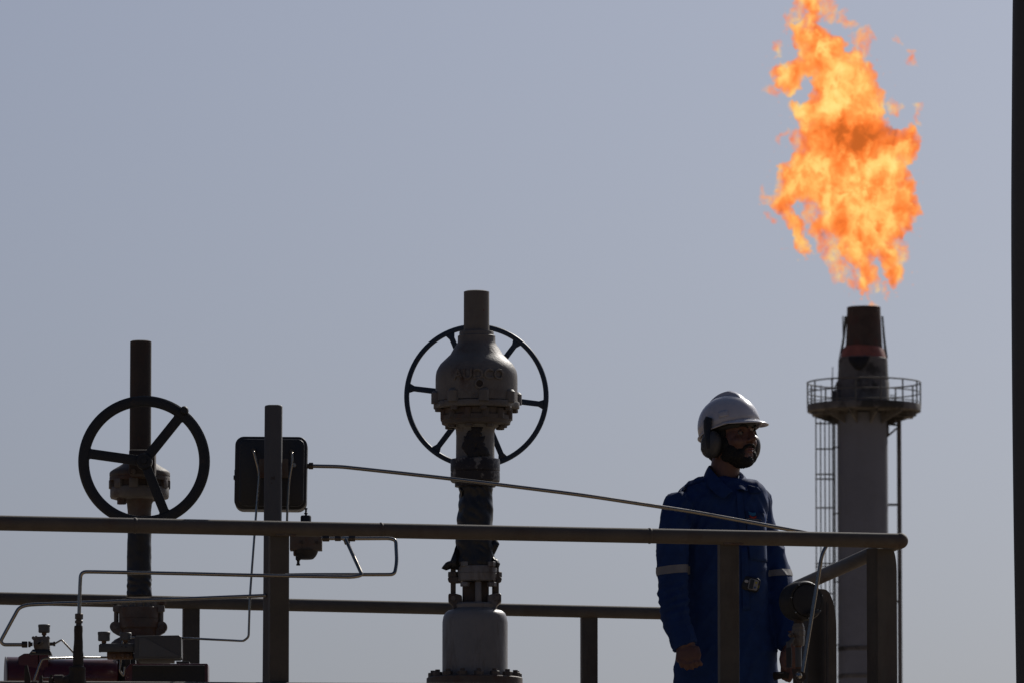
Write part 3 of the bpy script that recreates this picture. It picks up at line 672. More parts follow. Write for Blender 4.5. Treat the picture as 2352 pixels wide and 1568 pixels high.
def regulator():
    Y = 30.75
    t = thing('regulator', 'small dark regulator block hanging below the rail beside the pole with a stem on top', 'regulator', W(703, 1245, Y))
    bm = B(); pbox(bm, 666, 740, 1226, 1263.5, Y, .07, .002); obj('bracket', bm, 'castrust', t, smooth=False)
    for uu in (693, 733 - 5): 
        bm = B(); lathe(bm, [(S(4, Y), 0), (S(3.6, Y), .006)], W(uu, 1244.5, Y - .035), (0, -1, 0), 12); obj('bolt', bm, 'rustpipe', t)
    bm = B(); lathe_px(bm, 702.5, Y, [(11, 1183), (12.4, 1186), (12.4, 1228)], 24); obj('bonnet', bm, 'blackpaint', t)
    bm = B(); lathe_px(bm, 702.7, Y, [(3.6, 1165.5), (3.6, 1168.5), (2.4, 1169.5), (2.4, 1176), (4.2, 1177), (4.2, 1179.5), (2.6, 1180), (2.6, 1184)], 16); obj('stem', bm, 'blackpaint', t)
    bm = B(); lathe_px(bm, 702, Y, [(29, 1262), (28, 1268), (24, 1276), (18, 1282.5), (14, 1283.5)], 28); obj('bowl', bm, 'blackpaint', t)
    bm = B(); lathe_px(bm, 685, Y - .005, [(6.5, 1270), (6.2, 1284), (4, 1286), (3.2, 1288), (3.2, 1293), (4.6, 1294), (4.6, 1297.5)], 14); obj('drain', bm, 'blackpaint', t)
    bm = B(); pbox(bm, 674, 679, 1262, 1275, Y, .05, .002); obj('bracket', bm, 'castrust', t, smooth=False)
regulator()

# ================================================================== WRAPPED RISER (foreground left)
def riser():
    Y = 29.9
    t = thing('wrapped_riser', 'vertical pipe bound in dark brown wrap, rising beside a rusty stub at lower left', 'pipe', W(180, 1560, Y))
    bm = B(); hexprism(bm, W(181.5, 1414.5, Y), (0, 0, 1), S(9.4, Y), S(13, Y)); obj('tube_nut', bm, 'fitting', t, smooth=False)
    bm = B(); lathe_px(bm, 181, Y, [(6.5, 1420), (6.5, 1425)], 16); hexprism(bm, W(181, 1427, Y), (0, 0, 1), S(9, Y), S(7, Y)); lathe_px(bm, 181, Y, [(6, 1429), (7.5, 1437)], 16); obj('adapter', bm, 'fitting', t)
    bm = B(); prof = [(9.8, 1436), (10.3, 1440), (10.3, 1470), (10.6, 1471), (10.6, 1480), (11, 1492), (12.2, 1500), (12.4, 1528), (13, 1531)]
    fine = []
    for (h0, v0), (h1, v1) in zip(prof, prof[1:]):
        for k in range(4): fine.append((h0 + (h1 - h0) * k / 4, v0 + (v1 - v0) * k / 4))
    lathe_px(bm, 179.5, Y, fine, 28)
    for v_ in bm.verts: v_.co.x += .0016 * noise.noise(v_.co * 45); v_.co.y += .0016 * noise.noise(v_.co * 45 + Vector((5, 5, 5)))
    obj('pipe_wrap', bm, 'tape', t, angle=180)
    bm = B(); prof = [(16, 1529), (19, 1532), (18, 1540), (20, 1552), (22, 1565), (22, 1600)]; fine = []
    for (h0, v0), (h1, v1) in zip(prof, prof[1:]):
        for k in range(4): fine.append((h0 + (h1 - h0) * k / 4, v0 + (v1 - v0) * k / 4))
    lathe_px(bm, 176, Y, fine, 32)
    for v_ in bm.verts: v_.co += Vector((noise.noise(v_.co * 30), noise.noise(v_.co * 30 + Vector((9, 9, 9))), 0)) * .006
    obj('wrapped_joint', bm, 'tape', t, angle=180)
    bm = B(); q = W(176, 1562, Y); lathe(bm, [(S(13, Y), 0), (S(13, Y), .035), (S(11, Y), .037), (S(11, Y), .046), (S(13.5, Y), .048), (S(13.5, Y), .078)], q, (-1, 0, 0), 20); obj('stub', bm, 'rustpipe', t)
    lv = thing('valve_lever', 'bent rusty lever handle sticking up in front of the red actuator at far left', 'lever', W(62, 1560, Y))
    bm = B(); limb(bm, [W(60.5, 1526, Y), W(60.5, 1530, Y), W(61, 1540, Y), W(63, 1555, Y), W(64, 1600, Y)], [(.003, .004), (.006, .005), (.008, .006), (.011, .008), (.012, .01)], 12); obj('handle', bm, 'tape', lv)
    tb = thing('stud_cluster', 'small rusty studs and nuts between the lever and the wrapped riser', 'fitting', W(105, 1562, Y))
    bm = B(); lathe_px(bm, 94, Y, [(3, 1550.5), (4.2, 1553), (4.2, 1590)], 12); obj('stud', bm, 'rustpipe', tb)
    bm = B(); lathe_px(bm, 117.5, Y, [(4, 1549), (4.3, 1551), (3, 1552), (3, 1555), (6, 1556.5), (6.5, 1590)], 12); obj('stud', bm, 'rustpipe', tb)
    bm = B(); tube(bm, [W(96, 1556, Y), W(118, 1554.8, Y)], .0016, 8); tube(bm, [W(80, 1563, Y), W(118, 1566, Y)], .0016, 8); obj('rod', bm, 'steel', tb)
    bm = B(); box(bm, W(79, 1567, Y), (.022, .02, .012), None, .003); obj('nut', bm, 'rustpipe', tb)
riser()

# ================================================================== RED ACTUATOR, MANIFOLD, POSITIONER
def actuator():
    Y = 31.35
    t = thing('actuator', 'dark red cylinder actuator with black end block lying across the lower left', 'actuator', W(240, 1550, Y))
    zc = 1558; r = 48
    a = W(8, zc, Y)
    bm = B(); lathe(bm, [(S(50.5, Y) * .96, 0), (S(51, Y), .004), (S(51, Y), .17), (S(50, Y), .175)], W(14, zc, Y), (1, .12, 0), 56); obj('cylinder', bm, 'red', t)
    bm = B(); lathe(bm, [(S(51.5, Y), -.004), (S(51.5, Y), -.0005)], W(14, zc, Y), (1, .12, 0), 56); obj('end_cap', bm, mat('pale_end_cap', (.3, .29, .3), .5, 0, .1, 10), t)
    bm = B(); lathe(bm, [(S(44, Y), 0), (S(45, Y), .003), (S(45, Y), .262), (S(43, Y), .268), (S(38, Y), .272)], W(104, zc, Y), (1, 0, 0), 56); obj('cylinder', bm, 'red', t)
    # raised housing between
    bm = B(); prism(bm, [W(*p, Y - .06) for p in ((42, 1507), (55, 1499.5), (88, 1499), (88, 1600), (42, 1600))], (0, .12, 0), .003); obj('housing', bm, 'red', t, smooth=False)
    bm = B(); pbox(bm, 91.5, 113, 1499, 1600, Y, .12, .003); obj('housing', bm, 'red', t, smooth=False)
    bm = B(); pbox(bm, 86, 93, 1502, 1600, Y, .1, .001); obj('housing_gap', bm, 'blackpaint', t, smooth=False)
    # bracket zone and the black block at the right
    bm = B(); pbox(bm, 272, 312, 1500, 1590, Y + .03, .06, .004); pbox(bm, 286, 300, 1494, 1540, Y - .02, .03, .003); obj('bracket', bm, 'boxdark', t)
    bm = B(); prism(bm, [W(*p, Y - .075) for p in ((286, 1536), (298, 1523.5), (477.5, 1522.5), (478, 1600), (286, 1600))], (0, .15, 0), .004); obj('end_block', bm, 'red', t, smooth=False)
    bm = B(); pbox(bm, 304, 470, 1527, 1600, Y - .078, .014, .003); obj('cover_plate', bm, 'blackpaint', t, smooth=False)
    bm = B(); pbox(bm, 406, 436, 1519.5, 1524, Y, .1, .001); obj('shim_plate', bm, 'grey', t, smooth=False)
    # manifold
    Ym = 31.0
    m = thing('gauge_manifold', 'small grey valve manifold topped by a round gauge on the red actuator', 'manifold', W(95, 1498, Ym))
    bm = B(); pts = [(77, 1464), (83, 1461), (92, 1460.5), (100, 1459.8), (109, 1461), (113, 1466), (112.5, 1476), (114, 1486), (112, 1493), (104, 1496), (86, 1496), (79, 1491), (76, 1480)]
    prism(bm, [W(*p, Ym - .025) for p in pts[::-1]], (0, .05, 0), .004); obj('body', bm, 'cast', m)
    for uu, vv, rr_ in ((77.5, 1465, 4), (84, 1463.5, 3.4), (111, 1464, 3.4), (111.5, 1490, 3.4)):
        bm = B(); lathe(bm, [(S(rr_, Ym), -.027), (S(rr_, Ym), .02)], W(uu, vv, Ym), (0, 1, 0), 14); obj('screw_boss', bm, 'cast', m)
    bm = B(); d = (W(99, 1470, Ym) - W(81, 1481, Ym)).normalized(); box(bm, W(90, 1476, Ym - .033), (.034, .008, .009), Matrix.Rotation(R(-32), 3, 'Y'), .002); lathe(bm, [(S(5, Ym), 0), (S(4, Ym), .012)], W(90, 1476.5, Ym - .025), (0, -1, 0), 14); obj('lever', bm, 'cast', m)
    bm = B(); pts = [(69, 1497), (66, 1500.5), (118, 1500.5), (117, 1496), (113, 1490), (75, 1490)]; prism(bm, [W(*p, Ym - .03) for p in pts], (0, .06, 0), .002); obj('base', bm, 'blackpaint', m)
    bm = B(); pbox(bm, 73, 82, 1494, 1497.5, Ym - .034, .01, .001); obj('bolt', bm, 'steel', m)
    bm = B(); pbox(bm, 112, 120.5, 1503, 1505, Ym, .01, .0005); obj('tab', bm, 'steel', m)
    bm = B(); hexprism(bm, W(56.5, 1479, Ym), (1, 0, 0), S(8.2, Ym), S(13, Ym)); obj('nut', bm, 'fitting', m, smooth=False)
    bm = B(); lathe(bm, [(S(7, Ym), 0), (S(7, Ym), S(5, Ym)), (S(4.5, Ym), S(6, Ym)), (S(4.5, Ym), S(10, Ym))], W(65, 1478.5, Ym), (1, 0, 0), 12); obj('fitting', bm, 'fitting', m)
    bm = B(); lathe(bm, [(S(4, Ym), 0), (S(4, Ym), S(11, Ym)), (S(5.5, Ym), S(12, Ym)), (S(5.5, Ym), S(16, Ym))], W(111, 1478, Ym), (1, 0, .03), 12); obj('fitting', bm, 'fitting', m)
    def gauge(parent, u, v0, v1, hw, Yg, vs):
        bm = B(); lathe_px(bm, u, Yg, [(hw - 1, v0), (hw, v0 + .8), (hw, v0 + 6), (hw - .7, v0 + 6.6), (hw - .7, v1 - 2), (hw - 2.2, v1), (4, v1 + .5)], 32); g = obj('gauge', bm, 'gaugegrey', parent)
        bm = B(); lathe_px(bm, u, Yg, [(5.6, v1), (5.6, v1 + 5), (3.6, v1 + 6), (3.6, vs)], 14); obj('gauge_stem', bm, 'brass', g)
    gauge(m, 101.3, 1433.2, 1452, 13.9, Ym, 1463)
    Yq = 31.1
    p = thing('positioner', 'grey rectangular positioner box with two small gauges on its left arm, above the black block', 'positioner', W(360, 1512, Yq))
    bm = B(); prism(bm, [W(*q, Yq - .06) for q in ((309, 1462), (311, 1459), (411, 1457.5), (416, 1461), (416.8, 1508), (413, 1511.5), (310, 1512), (308, 1509))][::-1], (0, .12, 0), .003); obj('case', bm, 'grey', p, smooth=False)
    bm = B(); prism(bm, [W(*q, Yq - .0625) for q in ((319, 1463), (332, 1463), (409, 1504), (409, 1507), (319, 1507))][::-1], (0, .004, 0), .001); obj('cover_facet', bm, 'gaugegrey', p, smooth=False)
    bm = B(); pbox(bm, 319, 400.5, 1511, 1521, Yq, .08, .002); obj('foot', bm, 'cast', p, smooth=False)
    bm = B(); pbox(bm, 229.5, 309, 1477.5, 1496, Yq - .02, .04, .003); obj('arm', bm, 'grey', p)
    bm = B(); pbox(bm, 227.5, 231, 1480, 1496.5, Yq - .02, .036, .001); obj('arm_cap', bm, 'blackpaint', p)
    for uu, vv in ((280, 1484), (289, 1485)): 
        bm = B(); lathe(bm, [(.0025, 0), (.0023, .003)], W(uu, vv, Yq - .04), (0, -1, 0), 10); obj('screw', bm, 'blackpaint', p)
    bm = B(); pbox(bm, 246, 306, 1495, 1513, Yq + .01, .04, .004); obj('port_block', bm, 'brass', p)
    for uu in (254, 262, 282, 294):
        bm = B(); hexprism(bm, W(uu, 1505 + (uu % 3), Yq - .02), (0, -1, .1), S(4.5, Yq), .02); obj('port_plug', bm, 'brass', p, smooth=False)
    gauge(p, 238.8, 1450, 1471, 14.6, Yq - .02, 1478)
    gauge(p, 288.4, 1452, 1469.5, 13.8, Yq - .02, 1478)
actuator()

# ================================================================== PRESSURE GAUGE ON BALL VALVE (right)
def right_gauge():
    Y = 31.45
    t = thing('pressure_gauge', 'large round black pressure gauge seen from behind beside the man', 'gauge', W(1835, 1378, Y))
    ax = Vector((math.sin(R(25)), -math.cos(R(25)), 0)); r = S(46, Y)
    fc = W(1853, 1378, Y - .03)
    bm = B(); lathe(bm, [(r * .55, -.115), (r * .8, -.108), (r * .95, -.09), (r, -.07), (r, -.012), (r * .94, -.004), (r * .93, 0), (r * .82, .001), (r * .80, -.003)], fc, ax, 56); g = obj('case', bm, mat('gauge_case_brown_black', (.016, .015, .012), .55, 0, .15, 10), t)
    bm = B(); lathe(bm, [(r * .8, -.001), (r * .79, .003), (r * .7, .004)], fc, ax, 48); obj('back_plate', bm, 'black', t)
    x, y, a = basis(ax)
    for k in range(7):
        an = R(18 + 360 / 7 * k); bm = B(); lathe(bm, [(.0035, 0), (.003, .005)], fc + (x * math.cos(an) + y * math.sin(an)) * r * .89, ax, 10); obj('screw', bm, 'steel', t)
    bm = B(); q = fc + Vector((0, 0, -r * .86)); box(bm, W(1869, 1407, Y - .05), (.045, .02, .016), Matrix.Rotation(R(35), 3, 'Z') @ Matrix.Rotation(R(-20), 3, 'Y'), .002); obj('blowout_tab', bm, 'black', t)
    bm = B(); lathe_px(bm, 1834, Y, [(11, 1418), (11, 1432)], 6); obj('socket', bm, 'rustpipe', t, smooth=False)
    v = thing('ball_valve', 'grey ball valve with drooping lever under the round black gauge', 'valve', W(1834, 1560, Y))
    bm = B(); lathe_px(bm, 1834, Y, [(11.5, 1431), (13, 1436.5), (14.5, 1438), (14.8, 1446), (16, 1448), (16, 1458), (15, 1460), (15, 1470), (14.2, 1476), (13, 1482)], 8); obj('body', bm, 'cast', v, smooth=False)
    bm = B(); lathe_px(bm, 1834, Y, [(7, 1480), (7.3, 1482), (7.3, 1536), (6, 1537)], 20); obj('nipple', bm, 'gaugegrey', v)
    bm = B(); lathe_px(bm, 1834, Y, [(7.7, 1481), (7.7, 1486)], 20); obj('thread', bm, 'brass', v)
    bm = B(); lathe_px(bm, 1834, Y, [(7.7, 1531), (7.7, 1537)], 20); obj('thread', bm, 'brass', v)
    bm = B(); lathe_px(bm, 1833, Y, [(14, 1536), (14, 1540), (12, 1545), (11, 1600)], 20); obj('union', bm, 'rustpipe', v)
    bm = B(); lathe(bm, [(S(6, Y), 0), (S(6, Y), .03), (S(3, Y), .032), (S(3, Y), .042)], W(1826, 1459, Y - .005), (-.55, -.8, 0), 6); obj('stem_nut', bm, 'cast', v, smooth=False)
    bm = B(); P = [W(1823, 1463, Y - .04), W(1817, 1472, Y - .045), W(1811, 1476, Y - .05), W(1811.5, 1486, Y - .05), W(1812.5, 1500, Y - .05), W(1812.5, 1532, Y - .05)]
    limb(bm, P, [(.006, .0025), (.008, .0025), (.010, .003), (.0085, .003), (.0095, .003), (.009, .003)], 10); lv = obj('lever', bm, 'gaugegrey', v)
    bm = B(); limb(bm, P[3:], [(.0105, .005), (.011, .005), (.0105, .005)], 12); obj('lever_grip', bm, 'boxdark', lv)
    st = thing('tube_clamp', 'round clamp bolt where the long steel tube ends at bottom right', 'clamp', W(1838, 1556, 31.0))
    bm = B(); lathe(bm, [(S(12, 31), -.012), (S(12, 31), .01)], W(1838, 1553, 31.03), (.2, -1, 0), 24); obj('clamp_body', bm, 'rustpipe', st)
    bm = B(); lathe(bm, [(S(7, 31), 0), (S(6, 31), .012), (S(3, 31), .016)], W(1836, 1551, 31.01), (-.2, -1, 0.2), 16); obj('bolt', bm, 'steel', st)
right_gauge()

# ================================================================== PERSON
def person():
    Yp = 32.0
    P0 = W(1660, 1560, Yp)
    feet = DECK
    t = thing('person', 'bearded man in blue coverall, white hard hat and grey ear defenders behind the rail', 'person', (P0.x, Yp, feet))
    vec = lambda *a: Vector(a)
    H = W(1680, 1012, Yp)                      # point between the ears
    yaw = R(47)
    fwd = vec(math.sin(yaw), -math.cos(yaw), 0); lat = vec(-math.cos(yaw), -math.sin(yaw), 0)   # lat: his right (screen left, nearer)
    up = vec(0, 0, 1)
    Rot = Matrix((lat, fwd, up)).transposed()     # columns: local x=lat, y=fwd, z=up
    def hp(x, y, z): return H + lat * x + fwd * y + up * z
    def he(bm, c, rad, rx=0, rz=0, u=22, v=16):
        rr = Rot @ Matrix.Rotation(R(rx), 3, 'X') @ Matrix.Rotation(R(rz), 3, 'Z')
        ellipsoid(bm, hp(*c), rad, rr, u, v)
    # ---------- body: one continuous mesh (head, neck, trunk, arms, hands)
    bm = B()
    he(bm, (0, -.012, .05), (.074, .096, .083))
    he(bm, (0, .028, -.005), (.066, .066, .082))
    he(bm, (0, .048, -.06), (.046, .048, .04)); he(bm, (0, .078, -.078), (.022, .02, .018))
    he(bm, (0, .045, .055), (.058, .05, .045))
    he(bm, (0, .08, .052), (.045, .016, .011), 10)
    for s in (-1, 1):
        he(bm, (s * .036, .062, -.008), (.026, .026, .024)); he(bm, (s * .055, .02, -.045), (.018, .045, .028))
    limb(bm, [hp(0, .08, .042), hp(0, .098, .02), hp(0, .110, .002), hp(0, .108, -.008)], [(.008, .01), (.009, .014), (.0125, .014), (.009, .009)], 14, flat=fwd)
    he(bm, (0, .108, -.0), (.0115, .012, .010))
    for s in (-1, 1): he(bm, (s * .012, .096, -.004), (.008, .012, .0075))
    he(bm, (0, .083, -.03), (.026, .014, .016))
    he(bm, (0, .0915, -.0335), (.021, .0095, .0045)); he(bm, (0, .0905, -.0425), (.018, .0095, .0052))
    # neck
    n0 = W(1664, 1060, Yp); limb(bm, [hp(0, -.01, -.02), W(1668, 1062, Yp + .005), W(1662, 1095, Yp + .01), W(1655, 1125, Yp + .03)], [(.055, .056), (.0555, .06), (.056, .06), (.06, .055)], 24)
    # trunk and limbs under the clothes
    def sec(v, uL, uR, d, yo=0.0, k=.88):
        c = W((uL + uR) / 2, v, Yp + yo); return (c, vec(S((uR - uL) / 2, Yp) * k, 0, 0), vec(0, d * k, 0))
    TR = [(1096, 1606, 1722, .07, 0), (1108, 1578, 1750, .085, 0), (1124, 1556, 1762, .10, 0), (1150, 1546, 1765, .115, 0), (1200, 1552, 1764, .128, 0), (1300, 1562, 1764, .122, 0), (1385, 1564, 1764, .12, 0),
          (1430, 1558, 1770, .125, 0), (1490, 1550, 1783, .13, 0), (1540, 1546, 1786, .132, 0), (1600, 1552, 1786, .13, 0)]
    loft(bm, [sec(*q, k=.8) for q in TR[1:]], 32, 2.4)
    AR = [(1552, 1128, 31.93, 24, .045), (1554, 1176, 31.90, 34, .06), (1552, 1200, 31.87, 37, .066), (1547, 1250, 31.85, 36.5, .066), (1546, 1310, 31.84, 36.5, .064), (1548, 1370, 31.82, 36, .062), (1556, 1425, 31.79, 34, .058), (1569, 1472, 31.76, 32.5, .054), (1576, 1487, 31.755, 32, .052)]
    AL = [(1738, 1128, 32.07, 22, .045), (1748, 1150, 32.10, 25, .058), (1752, 1190, 32.12, 28, .064), (1766, 1245, 32.12, 31, .064), (1781, 1305, 32.10, 33, .064), (1794, 1365, 32.06, 34, .062), (1806, 1425, 32.0, 33, .058), (1816, 1470, 31.95, 30, .052), (1819, 1489, 31.93, 28, .05)]
    def arm(bm, A, k=1.0, n=None):
        limb(bm, [W(a[0], a[1], a[2]) for a in A[:n]], [(S(a[3], 32) * k, a[4] * k) for a in A[:n]], 24)
    arm(bm, AR[1:], .74); arm(bm, AL[1:], .74)
    # legs
    legs = []
    for s, u0 in ((-1, 1607), (1, 1727)):
        top = W(u0, 1560, Yp); knee = vec(top.x + s * .01, Yp - .01, feet + .50); ank = vec(top.x + s * .015, Yp + .02, feet + .1)
        legs.append((top, knee, ank)); limb(bm, [top + vec(0, 0, .1), top, knee, ank, ank - vec(0, 0, .05)], [(.08, .09), (.082, .095), (.055, .06), (.04, .045), (.04, .045)], 20)
    # hands: wrist, palm, five fingers each
    def fing(bm, pts, r0, r1):
        n = len(pts); limb(bm, pts, [(r0 + (r1 - r0) * i / (n - 1),) * 2 for i in range(n)], 10); ellipsoid(bm, pts[-1], (r1,) * 3, None, 10, 8); ellipsoid(bm, pts[0], (r0 * 1.1,) * 3, None, 10, 8)
    Yh = 31.74
    # right hand: loose fist, back of the hand to the camera
    wr = W(1578, 1478, Yh + .01)
    limb(bm, [W(1571, 1440, Yh + .03), wr, W(1580, 1492, Yh)], [(.028, .022), (.028, .02), (.034, .018)], 18)
    loft(bm, [(W(1579.5, 1484, Yh), vec(.036, 0, 0), vec(0, .018, 0)), (W(1580, 1496, Yh - .004), vec(.044, 0, 0), vec(0, .019, 0)), (W(1580, 1510, Yh - .006), vec(.045, 0, 0), vec(0, .018, 0)), (W(1580, 1520, Yh - .004), vec(.042, 0, 0), vec(0, .016, 0))], 20, 2.4)
    kn = [(1561, 1515, 1566, 1528.5, 1571, 1531), (1571.5, 1517, 1577, 1533.5, 1581, 1536), (1583.5, 1517, 1588.5, 1532.5, 1592, 1535), (1594, 1515, 1599, 1528, 1603, 1529)]
    for i, (a, b, c, d, e, f) in enumerate(kn):
        rr = .0092 if i else .0085
        fing(bm, [W(a, b, Yh - .012), W((a + c) / 2, (b + d) / 2 - 1, Yh - .017), W(c, d, Yh - .012), W(c + 1, d + 1.5, Yh + .004), W(c - 1, d - 6, Yh + .016)], rr, rr * .85)
    fing(bm, [W(1600, 1490, Yh + .0), W(1604.5, 1503, Yh - .006), W(1602, 1514, Yh - .008), W(1606, 1521, Yh - .01), W(1609.5, 1524, Yh - .006)], .0125, .0085)
    # left hand: fingers pointing down, seen from the thumb side
    Yk = 31.92
    limb(bm, [W(1817, 1450, Yk + .01), W(1816, 1486, Yk), W(1814, 1496, Yk)], [(.026, .022), (.024, .022), (.03, .02)], 16)
    loft(bm, [(W(1815, 1488, Yk), vec(.028, 0, 0), vec(0, .02, 0)), (W(1814, 1502, Yk), vec(.036, 0, 0), vec(0, .02, 0)), (W(1813, 1520, Yk), vec(.036, 0, 0), vec(0, .018, 0)), (W(1812, 1528, Yk), vec(.032, 0, 0), vec(0, .016, 0))], 20, 2.3)
    for i, (a, b, c, d, e, f) in enumerate([(1799, 1522, 1797, 1540, 1803, 1551), (1807, 1526, 1805, 1545, 1799, 1556), (1816, 1526, 1815, 1547, 1806, 1560), (1824, 1522, 1823, 1544, 1813, 1562)]):
        fing(bm, [W(a, b, Yk), W((a + c) / 2, (b + d) / 2, Yk - .002), W(c, d, Yk - .004), W(e, f, Yk - .002)], .0092, .0078)
    fing(bm, [W(1799, 1500, Yk - .012), W(1795.5, 1513, Yk - .02), W(1798, 1528, Yk - .024), W(1802, 1536, Yk - .024)], .0115, .0085)
    me = remeshed(bm, .0034, 2, .5)
    co = get_co(me).astype(np.float64)
    def push(c, d, amt, sig):
        nonlocal co
        c = np.array(hp(*c)); d = np.array(Rot @ Vector(d)); w = np.exp(-((co - c) ** 2).sum(1) / (2 * sig * sig)); co += w[:, None] * d * amt
    for s in (-1, 1):
        push((s * .031, .095, .028), (0, -1, 0), .013, .0125); push((s * .031, .09, .016), (0, -1, 0), .004, .008)
    push((0, .1, .035), (0, -1, 0), .004, .007)
    push((0, .1, -.058), (0, -1, 0), .004, .008)
    set_co(me, co)
    body = mesh_obj('body', me, 'skin', t, angle=180)
    # eyes, brows, lips
    for s in (-1, 1):
        bm = B(); ellipsoid(bm, hp(s * .0305, .071, .0255), (.0118,) * 3, None, 18, 14); ey = obj('eye', bm, 'eye', body)
        bm = B(); ellipsoid(bm, hp(s * .0305, .0788, .0255), (.0052, .0052, .0052), None, 14, 10); obj('iris', bm, 'iris', ey)
        bm = B(); tube(bm, [hp(s * .0305 - .014, .0765, .0265), hp(s * .0305 - .006, .0845, .0315), hp(s * .0305 + .006, .0845, .0315), hp(s * .0305 + .014, .0765, .0265)], .0024, 8); obj('eyelid', bm, 'skin', ey)
        bm = B(); P = [hp(s * .012, .094, .044), hp(s * .022, .0955, .05), hp(s * .034, .0905, .053), hp(s * .046, .079, .0485), hp(s * .053, .069, .043)]
        limb(bm, P, [(.003, .0035), (.0048, .005), (.0048, .005), (.0036, .004), (.0015, .002)], 10, flat=fwd)
        for v_ in bm.verts: v_.co += Vector((noise.noise(v_.co * 300), noise.noise(v_.co * 300 + Vector((3, 3, 3))), noise.noise(v_.co * 300 + Vector((7, 7, 7))))) * .0012
        obj('eyebrow', bm, 'hair', body)
    bm = B(); limb(bm, [hp(-.021, .084, -.036), hp(-.01, .0965, -.034), hp(0, .0995, -.0345), hp(.01, .0965, -.034), hp(.021, .084, -.036)], [(.001, .001), (.0042, .005), (.0046, .0055), (.0042, .005), (.001, .001)], 10, flat=fwd)
    limb(bm, [hp(-.019, .084, -.040), hp(-.009, .095, -.0435), hp(0, .098, -.044), hp(.009, .095, -.0435), hp(.019, .084, -.040)], [(.001, .001), (.005, .0055), (.0055, .006), (.005, .0055), (.001, .001)], 10, flat=fwd)
    obj('lips', bm, 'lip', body)
    # beard
    bm = B()
    he(bm, (0, .05, -.076), (.05, .046, .03)); he(bm, (0, .076, -.08), (.027, .025, .024)); he(bm, (0, .04, -.068), (.06, .045, .034))
    for s in (-1, 1):
        he(bm, (s * .053, .03, -.05), (.021, .042, .036)); he(bm, (s * .06, .012, -.02), (.018, .032, .035)); he(bm, (s * .064, -.004, .01), (.013, .02, .05)); he(bm, (s * .042, .056, -.062), (.022, .03, .026)); he(bm, (s * .034, .068, -.055), (.018, .022, .022))
        limb(bm, [hp(s * .001, .105, -.021), hp(s * .012, .1, -.022), hp(s * .024, .087, -.031), hp(s * .029, .079, -.046), hp(s * .024, .082, -.06)], [(.005, .006), (.0058, .007), (.0062, .007), (.007, .008), (.009, .01)], 12, flat=fwd)
    be = remeshed(bm, .0036, 2, .5)
    co = get_co(be); hn = np.array([[noise.noise(Vector(p) * 260), noise.noise(Vector(p) * 260 + Vector((5, 1, 9))), noise.noise(Vector(p) * 220 + Vector((1, 8, 3)))] for p in co.tolist()]); co = co + hn * .0032
    # keep the mouth free
    for c_, sg, am in (((0, .108, -.038), .0075, .014),):
        c = np.array(hp(*c_)); d = np.array(Rot @ Vector((0, -1, 0))); w = np.exp(-((co - c) ** 2).sum(1) / (2 * sg * sg)); co = co + w[:, None] * d * am
    set_co(be, co); mesh_obj('beard', be, 'hair', body, angle=180)
    bm = B()
    he(bm, (0, -.03, .03), (.08, .086, .07)); he(bm, (0, -.055, -.03), (.062, .05, .055)); 
    for s in (-1, 1): he(bm, (s * .066, -.0, .03), (.014, .03, .05))
    hr = remeshed(bm, .005, 2, .5); co = get_co(hr); hn = np.array([[noise.noise(Vector(p) * 200), noise.noise(Vector(p) * 200 + Vector((5, 1, 9))), 0] for p in co.tolist()]); set_co(hr, co + hn * .003)
    mesh_obj('hair', hr, 'hair', body, angle=180)

    # ---------- coverall
    bm = B(); loft(bm, [sec(*q, k=1.0) for q in TR], 40, 2.4)
    arm(bm, AR[1:]); arm(bm, AL[1:])
    ellipsoid(bm, W(1558, 1168, 31.91), (S(37, 32), .064, S(42, 32))); ellipsoid(bm, W(1745, 1150, 32.09), (S(30, 32), .062, S(34, 32)))
    for (top, knee, ank) in legs:
        limb(bm, [top + vec(0, 0, .1), top, knee, ank, ank - vec(0, 0, .02)], [(.095, .11), (.1, .115), (.085, .09), (.08, .085), (.085, .09)], 20)
    me = remeshed(bm, .0085, 6, .5)
    co = get_co(me).astype(np.float64)
    tmp = bpy.data.meshes.new('x')
    nr = np.empty(len(me.vertices) * 3, np.float32); me.vertices.foreach_get('normal', nr); nr = nr.reshape(-1, 3).astype(np.float64)
    ax_l = [Vector(p) for p in co.tolist()]
    def wr_(p):
        q = Vector((p.x * 7 + noise.noise(p * 3) * 1.5, p.y * 7, p.z * 3.0)); a = noise.noise(q)
        q2 = Vector((p.x * 13 - p.z * 7, p.y * 12, p.z * 5)); b = 1 - abs(noise.noise(q2)) * 2.2
        q3 = Vector((p.x * 30 + p.z * 30, p.y * 25, p.z * 14)); c = noise.noise(q3)
        return a * .010 + (max(0, b) ** 4) * .008 - .003 + c * .0007
    dsp = np.array([wr_(p) for p in ax_l]) * .8 - .0015; co += nr * dsp[:, None]
    # gathers across the elbow and the front of the armpit
    for (u, v, Y, dx, dz, amp, sg) in ((1590, 1180, 31.86, .5, 1, .01, .05), (1548, 1385, 31.79, 1, .35, .008, .06), (1745, 1170, 31.95, -.5, 1, .008, .04), (1605, 1112, 31.92, .9, -.6, .006, .035)):
        c = np.array(W(u, v, Y)); dd = co - c; w = np.exp(-(dd ** 2).sum(1) / (2 * sg * sg)); ph = (dd[:, 0] * dz + dd[:, 2] * -dx) * 190; co += nr * (w * np.sin(ph) * amp * .6)[:, None]
    set_co(me, co)
    cov = mesh_obj('coverall', me, 'cloth', t, angle=180)
    # bvh for laying sewn things on the cloth
    def ontop(u, v, off=.002):
        loc, n, i, d = bvh.ray_cast(CP, ray(u, v).normalized())
        if loc is None: loc, n, i, d = bvh.find_nearest(W(u, v, 31.9))
        return loc - ray(u, v).normalized() * off
    bvh = BVHTree.FromPolygons([Vector(c) for c in co.tolist()], [p.vertices[:] for p in me.polygons])
